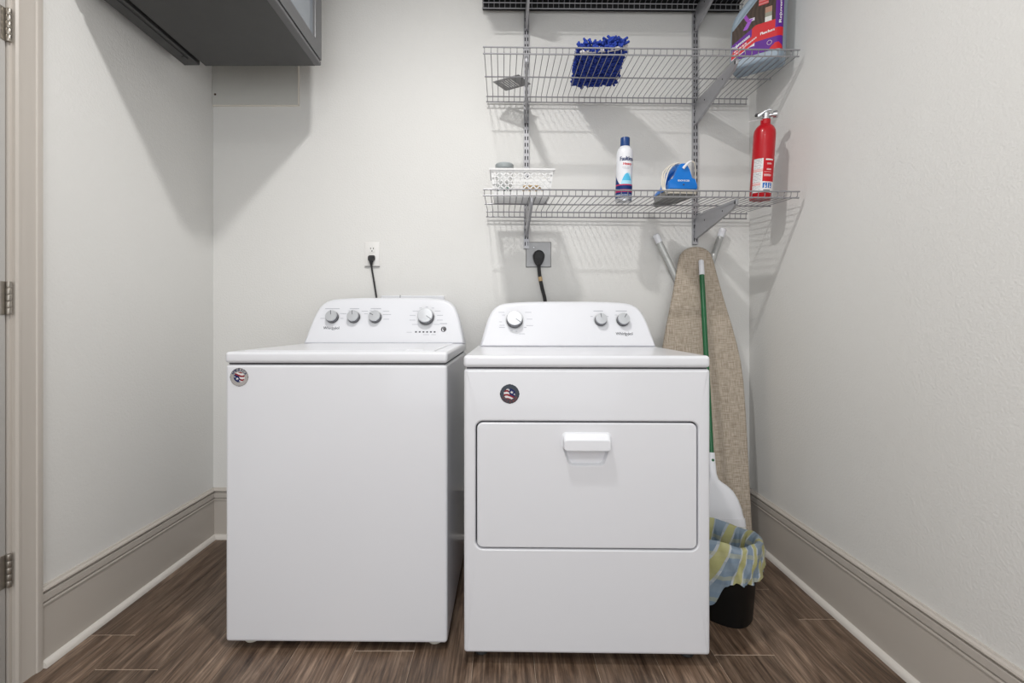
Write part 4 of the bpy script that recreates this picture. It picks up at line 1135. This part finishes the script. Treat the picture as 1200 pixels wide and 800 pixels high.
# ------------------------------------------------------------------ broom
br = thing('broom', 'broom with green handle and white flared head leaning on the ironing board', 'broom', (0.856, -0.392, 0.001))
H0, H1 = Vector((0.872 - 0.856, -0.286 + 0.392, 0.4815)), Vector((0.9066 - 0.856, -0.102 + 0.392, 1.306))
ax = (H1 - H0).normalized()
bm = B(); tube(bm, [H0 - ax * 0.03, H1 - ax * 0.070], 0.0108, 16); mk('handle', bm, M_GREEN, br)
bm = B(); tube(bm, [H1 - ax * 0.072, H1 - ax * 0.070, H1 - ax * 0.004, H1], [0.010, 0.0122, 0.0115, 0.008], 16); mk('handle_grip', bm, M_WHITEP, br)
bx_ = Vector((1, 0, 0)); bx_ = (bx_ - ax * bx_.dot(ax)).normalized(); by_ = ax.cross(bx_)
HM = frame_mtx(H0, bx_, by_, ax)                 # z along the handle, x across
fl = [(0.0, 0.013, 0.013), (-0.035, 0.0135, 0.0135), (-0.085, 0.016, 0.015), (-0.105, 0.022, 0.018), (-0.116, 0.036, 0.020), (-0.130, 0.058, 0.022), (-0.150, 0.080, 0.024), (-0.180, 0.098, 0.026), (-0.215, 0.110, 0.027), (-0.252, 0.117, 0.028), (-0.2525, 0.121, 0.031), (-0.282, 0.123, 0.031)]
bm = B()
rings(bm, [[HM @ Vector((w * (abs(cos(a)) ** 0.7) * (1 if cos(a) > 0 else -1), th * (abs(sin(a)) ** 0.8) * (1 if sin(a) > 0 else -1), z)) for a in [2 * pi * i / 36 for i in range(36)]] for z, w, th in fl])
hd = mk('broom_head', bm, M_WHITEP, br, angle=45)
bm = B(); lathe(bm, [(0.0055, 0.0), (0.0055, 0.0012)], 12, HM @ frame_mtx((0.0, -0.0132, -0.030), (1, 0, 0), (0, 0, 1), (0, -1, 0))); mk('locking_hole', bm, M_GREEN, hd)
bm = B()
zb = -(0.4815) / ax.z + 0.012
for i in range(46):
    for j in range(4):
        u = -0.113 + 0.226 * i / 45 + r2.uniform(-0.002, 0.002); w = -0.021 + 0.014 * j
        p = HM @ Vector((u, w, -0.282)); q = HM @ Vector((u * 1.12, w * 1.3, zb + 0.006)); q.z = max(q.z, 0.001) if j else max(q.z, 0.001)
        tube(bm, [p, q], [0.0030, 0.0024], 4)
o = mk('bristles', bm, M_BRIST, br); o['kind'] = 'stuff'

# ------------------------------------------------------------------ waste bin and its liner
bn = thing('waste_bin', 'slim black waste bin beside the dryer', 'bin', (0.7655, -0.578, 0.0005), (0, 0, radians(-45)))
BA, BB, BNH, BNX = 0.131, 0.092, 0.272, 2.7
def sup(a, s, ext=0.0):
    c, d = cos(a), sin(a)
    x = (abs(c) ** (2 / BNX)) * (1 if c > 0 else -1); y = (abs(d) ** (2 / BNX)) * (1 if d > 0 else -1)
    return Vector((x * (BA * s + ext), y * (BB * s + ext), 0))
ND = 64
def bring(s, z, ext=0.0): return [sup(2 * pi * i / ND, s, ext) + Vector((0, 0, z)) for i in range(ND)]
bm = B()
rings(bm, [bring(0.78, 0.004), bring(0.82, 0.0), bring(0.85, 0.006), bring(1.0, BNH - 0.006), bring(1.02, BNH - 0.004), bring(1.02, BNH), bring(0.97, BNH), bring(0.82, 0.010)])
mk('bin_body', bm, M_BIN, bn, angle=50)
bg = thing('bin_liner', 'plaid yellow and blue plastic bag lining the black waste bin', 'bin liner', (0.7655, -0.578, 0.0005), (0, 0, radians(-45)))
NB = 160
r4 = random.Random(11)
ph = [r4.uniform(0, 6.28) for _ in range(12)]
def wob(a, t):
    return 0.0030 * sin(9 * a + ph[0] + 3 * t) + 0.0022 * sin(17 * a + ph[1] - 4 * t) + 0.0016 * sin(31 * a + ph[2] + 7 * t) + 0.0012 * sin(47 * a + ph[3] + 11 * t)
def hem(wx, wy, a):
    f = atan2(wy, wx)                             # world direction
    def bumpf(c, w): 
        dlt = (f - c + pi) % (2 * pi) - pi
        return math.exp(-(dlt / w) ** 2)
    return 0.166 - 0.098 * bumpf(radians(-128), 0.42) + 0.03 * bumpf(radians(90), 0.8) + 0.004 * sin(5 * a + 1.0) + 0.0025 * sin(19 * a)
rows = []
uvr = []
ca, sa = cos(radians(-45)), sin(radians(-45))
perim = 0.74
for t in range(-9, 15):
    ring = []; uvs = []
    for i in range(NB):
        a = 2 * pi * i / NB
        base = sup(a, 1.0)
        wx, wy = base.x * ca - base.y * sa, base.x * sa + base.y * ca
        hz = hem(wx, wy, a)
        if t < 0:                                 # inside the bin
            q = (-t) / 9
            s = 0.945 - 0.13 * q; z = BNH + 0.001 - q * 0.20
            p = sup(a, s, -0.004 - 0.002 + wob(a, q) * min(1, q * 4) * 1.6 - 0.003); p.z = z + 0.006 * sin(5 * a + ph[5]) * (1 - q)
            vv = z - 2 * BNH
            vv = -(BNH - z)
        elif t <= 2:                              # over the rim
            ss, ex, dz = ((0.97, -0.006, 0.004), (0.995, 0.0, 0.009), (1.02, 0.007, 0.005))[t]
            p = sup(a, ss, ex + (abs(wob(a, 0.1)) * 0.5 if t else 0)); p.z = BNH + dz + 0.004 * (1 + sin(6 * a + ph[4])) * (t == 1)
            p.z = max(p.z, BNH + 0.0025); vv = 0.006 * t
        else:
            q = (t - 2) / 12
            z = BNH - (BNH - hz) * q
            p = sup(a, 1.025, 0.0075 + 0.006 * sin(min(q * 2.2, 1) * pi * 0.5) - 0.007 * q + wob(a, q * 2) * (0.6 + 0.8 * q)); p.z = z
            vv = 0.012 + (BNH - z)
        ring.append(p); uvs.append((a / (2 * pi) * perim + vv * 0.28 + 0.012 * sin(3 * a + ph[6]), vv + 0.012 * sin(2 * a + ph[7])))
    rows.append(ring); uvr.append(uvs)
bm = B(); uvl = bm.loops.layers.uv.new('uv')
vs = [[bm.verts.new(p) for p in r] for r in rows]
for k in range(len(vs) - 1):
    for i in range(NB):
        j = (i + 1) % NB
        f = bm.faces.new((vs[k][i], vs[k][j], vs[k + 1][j], vs[k + 1][i]))
        for lp, (kk, ii) in zip(f.loops, ((k, i), (k, j), (k + 1, j), (k + 1, i))):
            u, v_ = uvr[kk][ii]
            if ii == 0 and i == NB - 1: u += perim
            lp[uvl].uv = (u, v_)
mk('bag_film', bm, M_BAG, bg, angle=80)
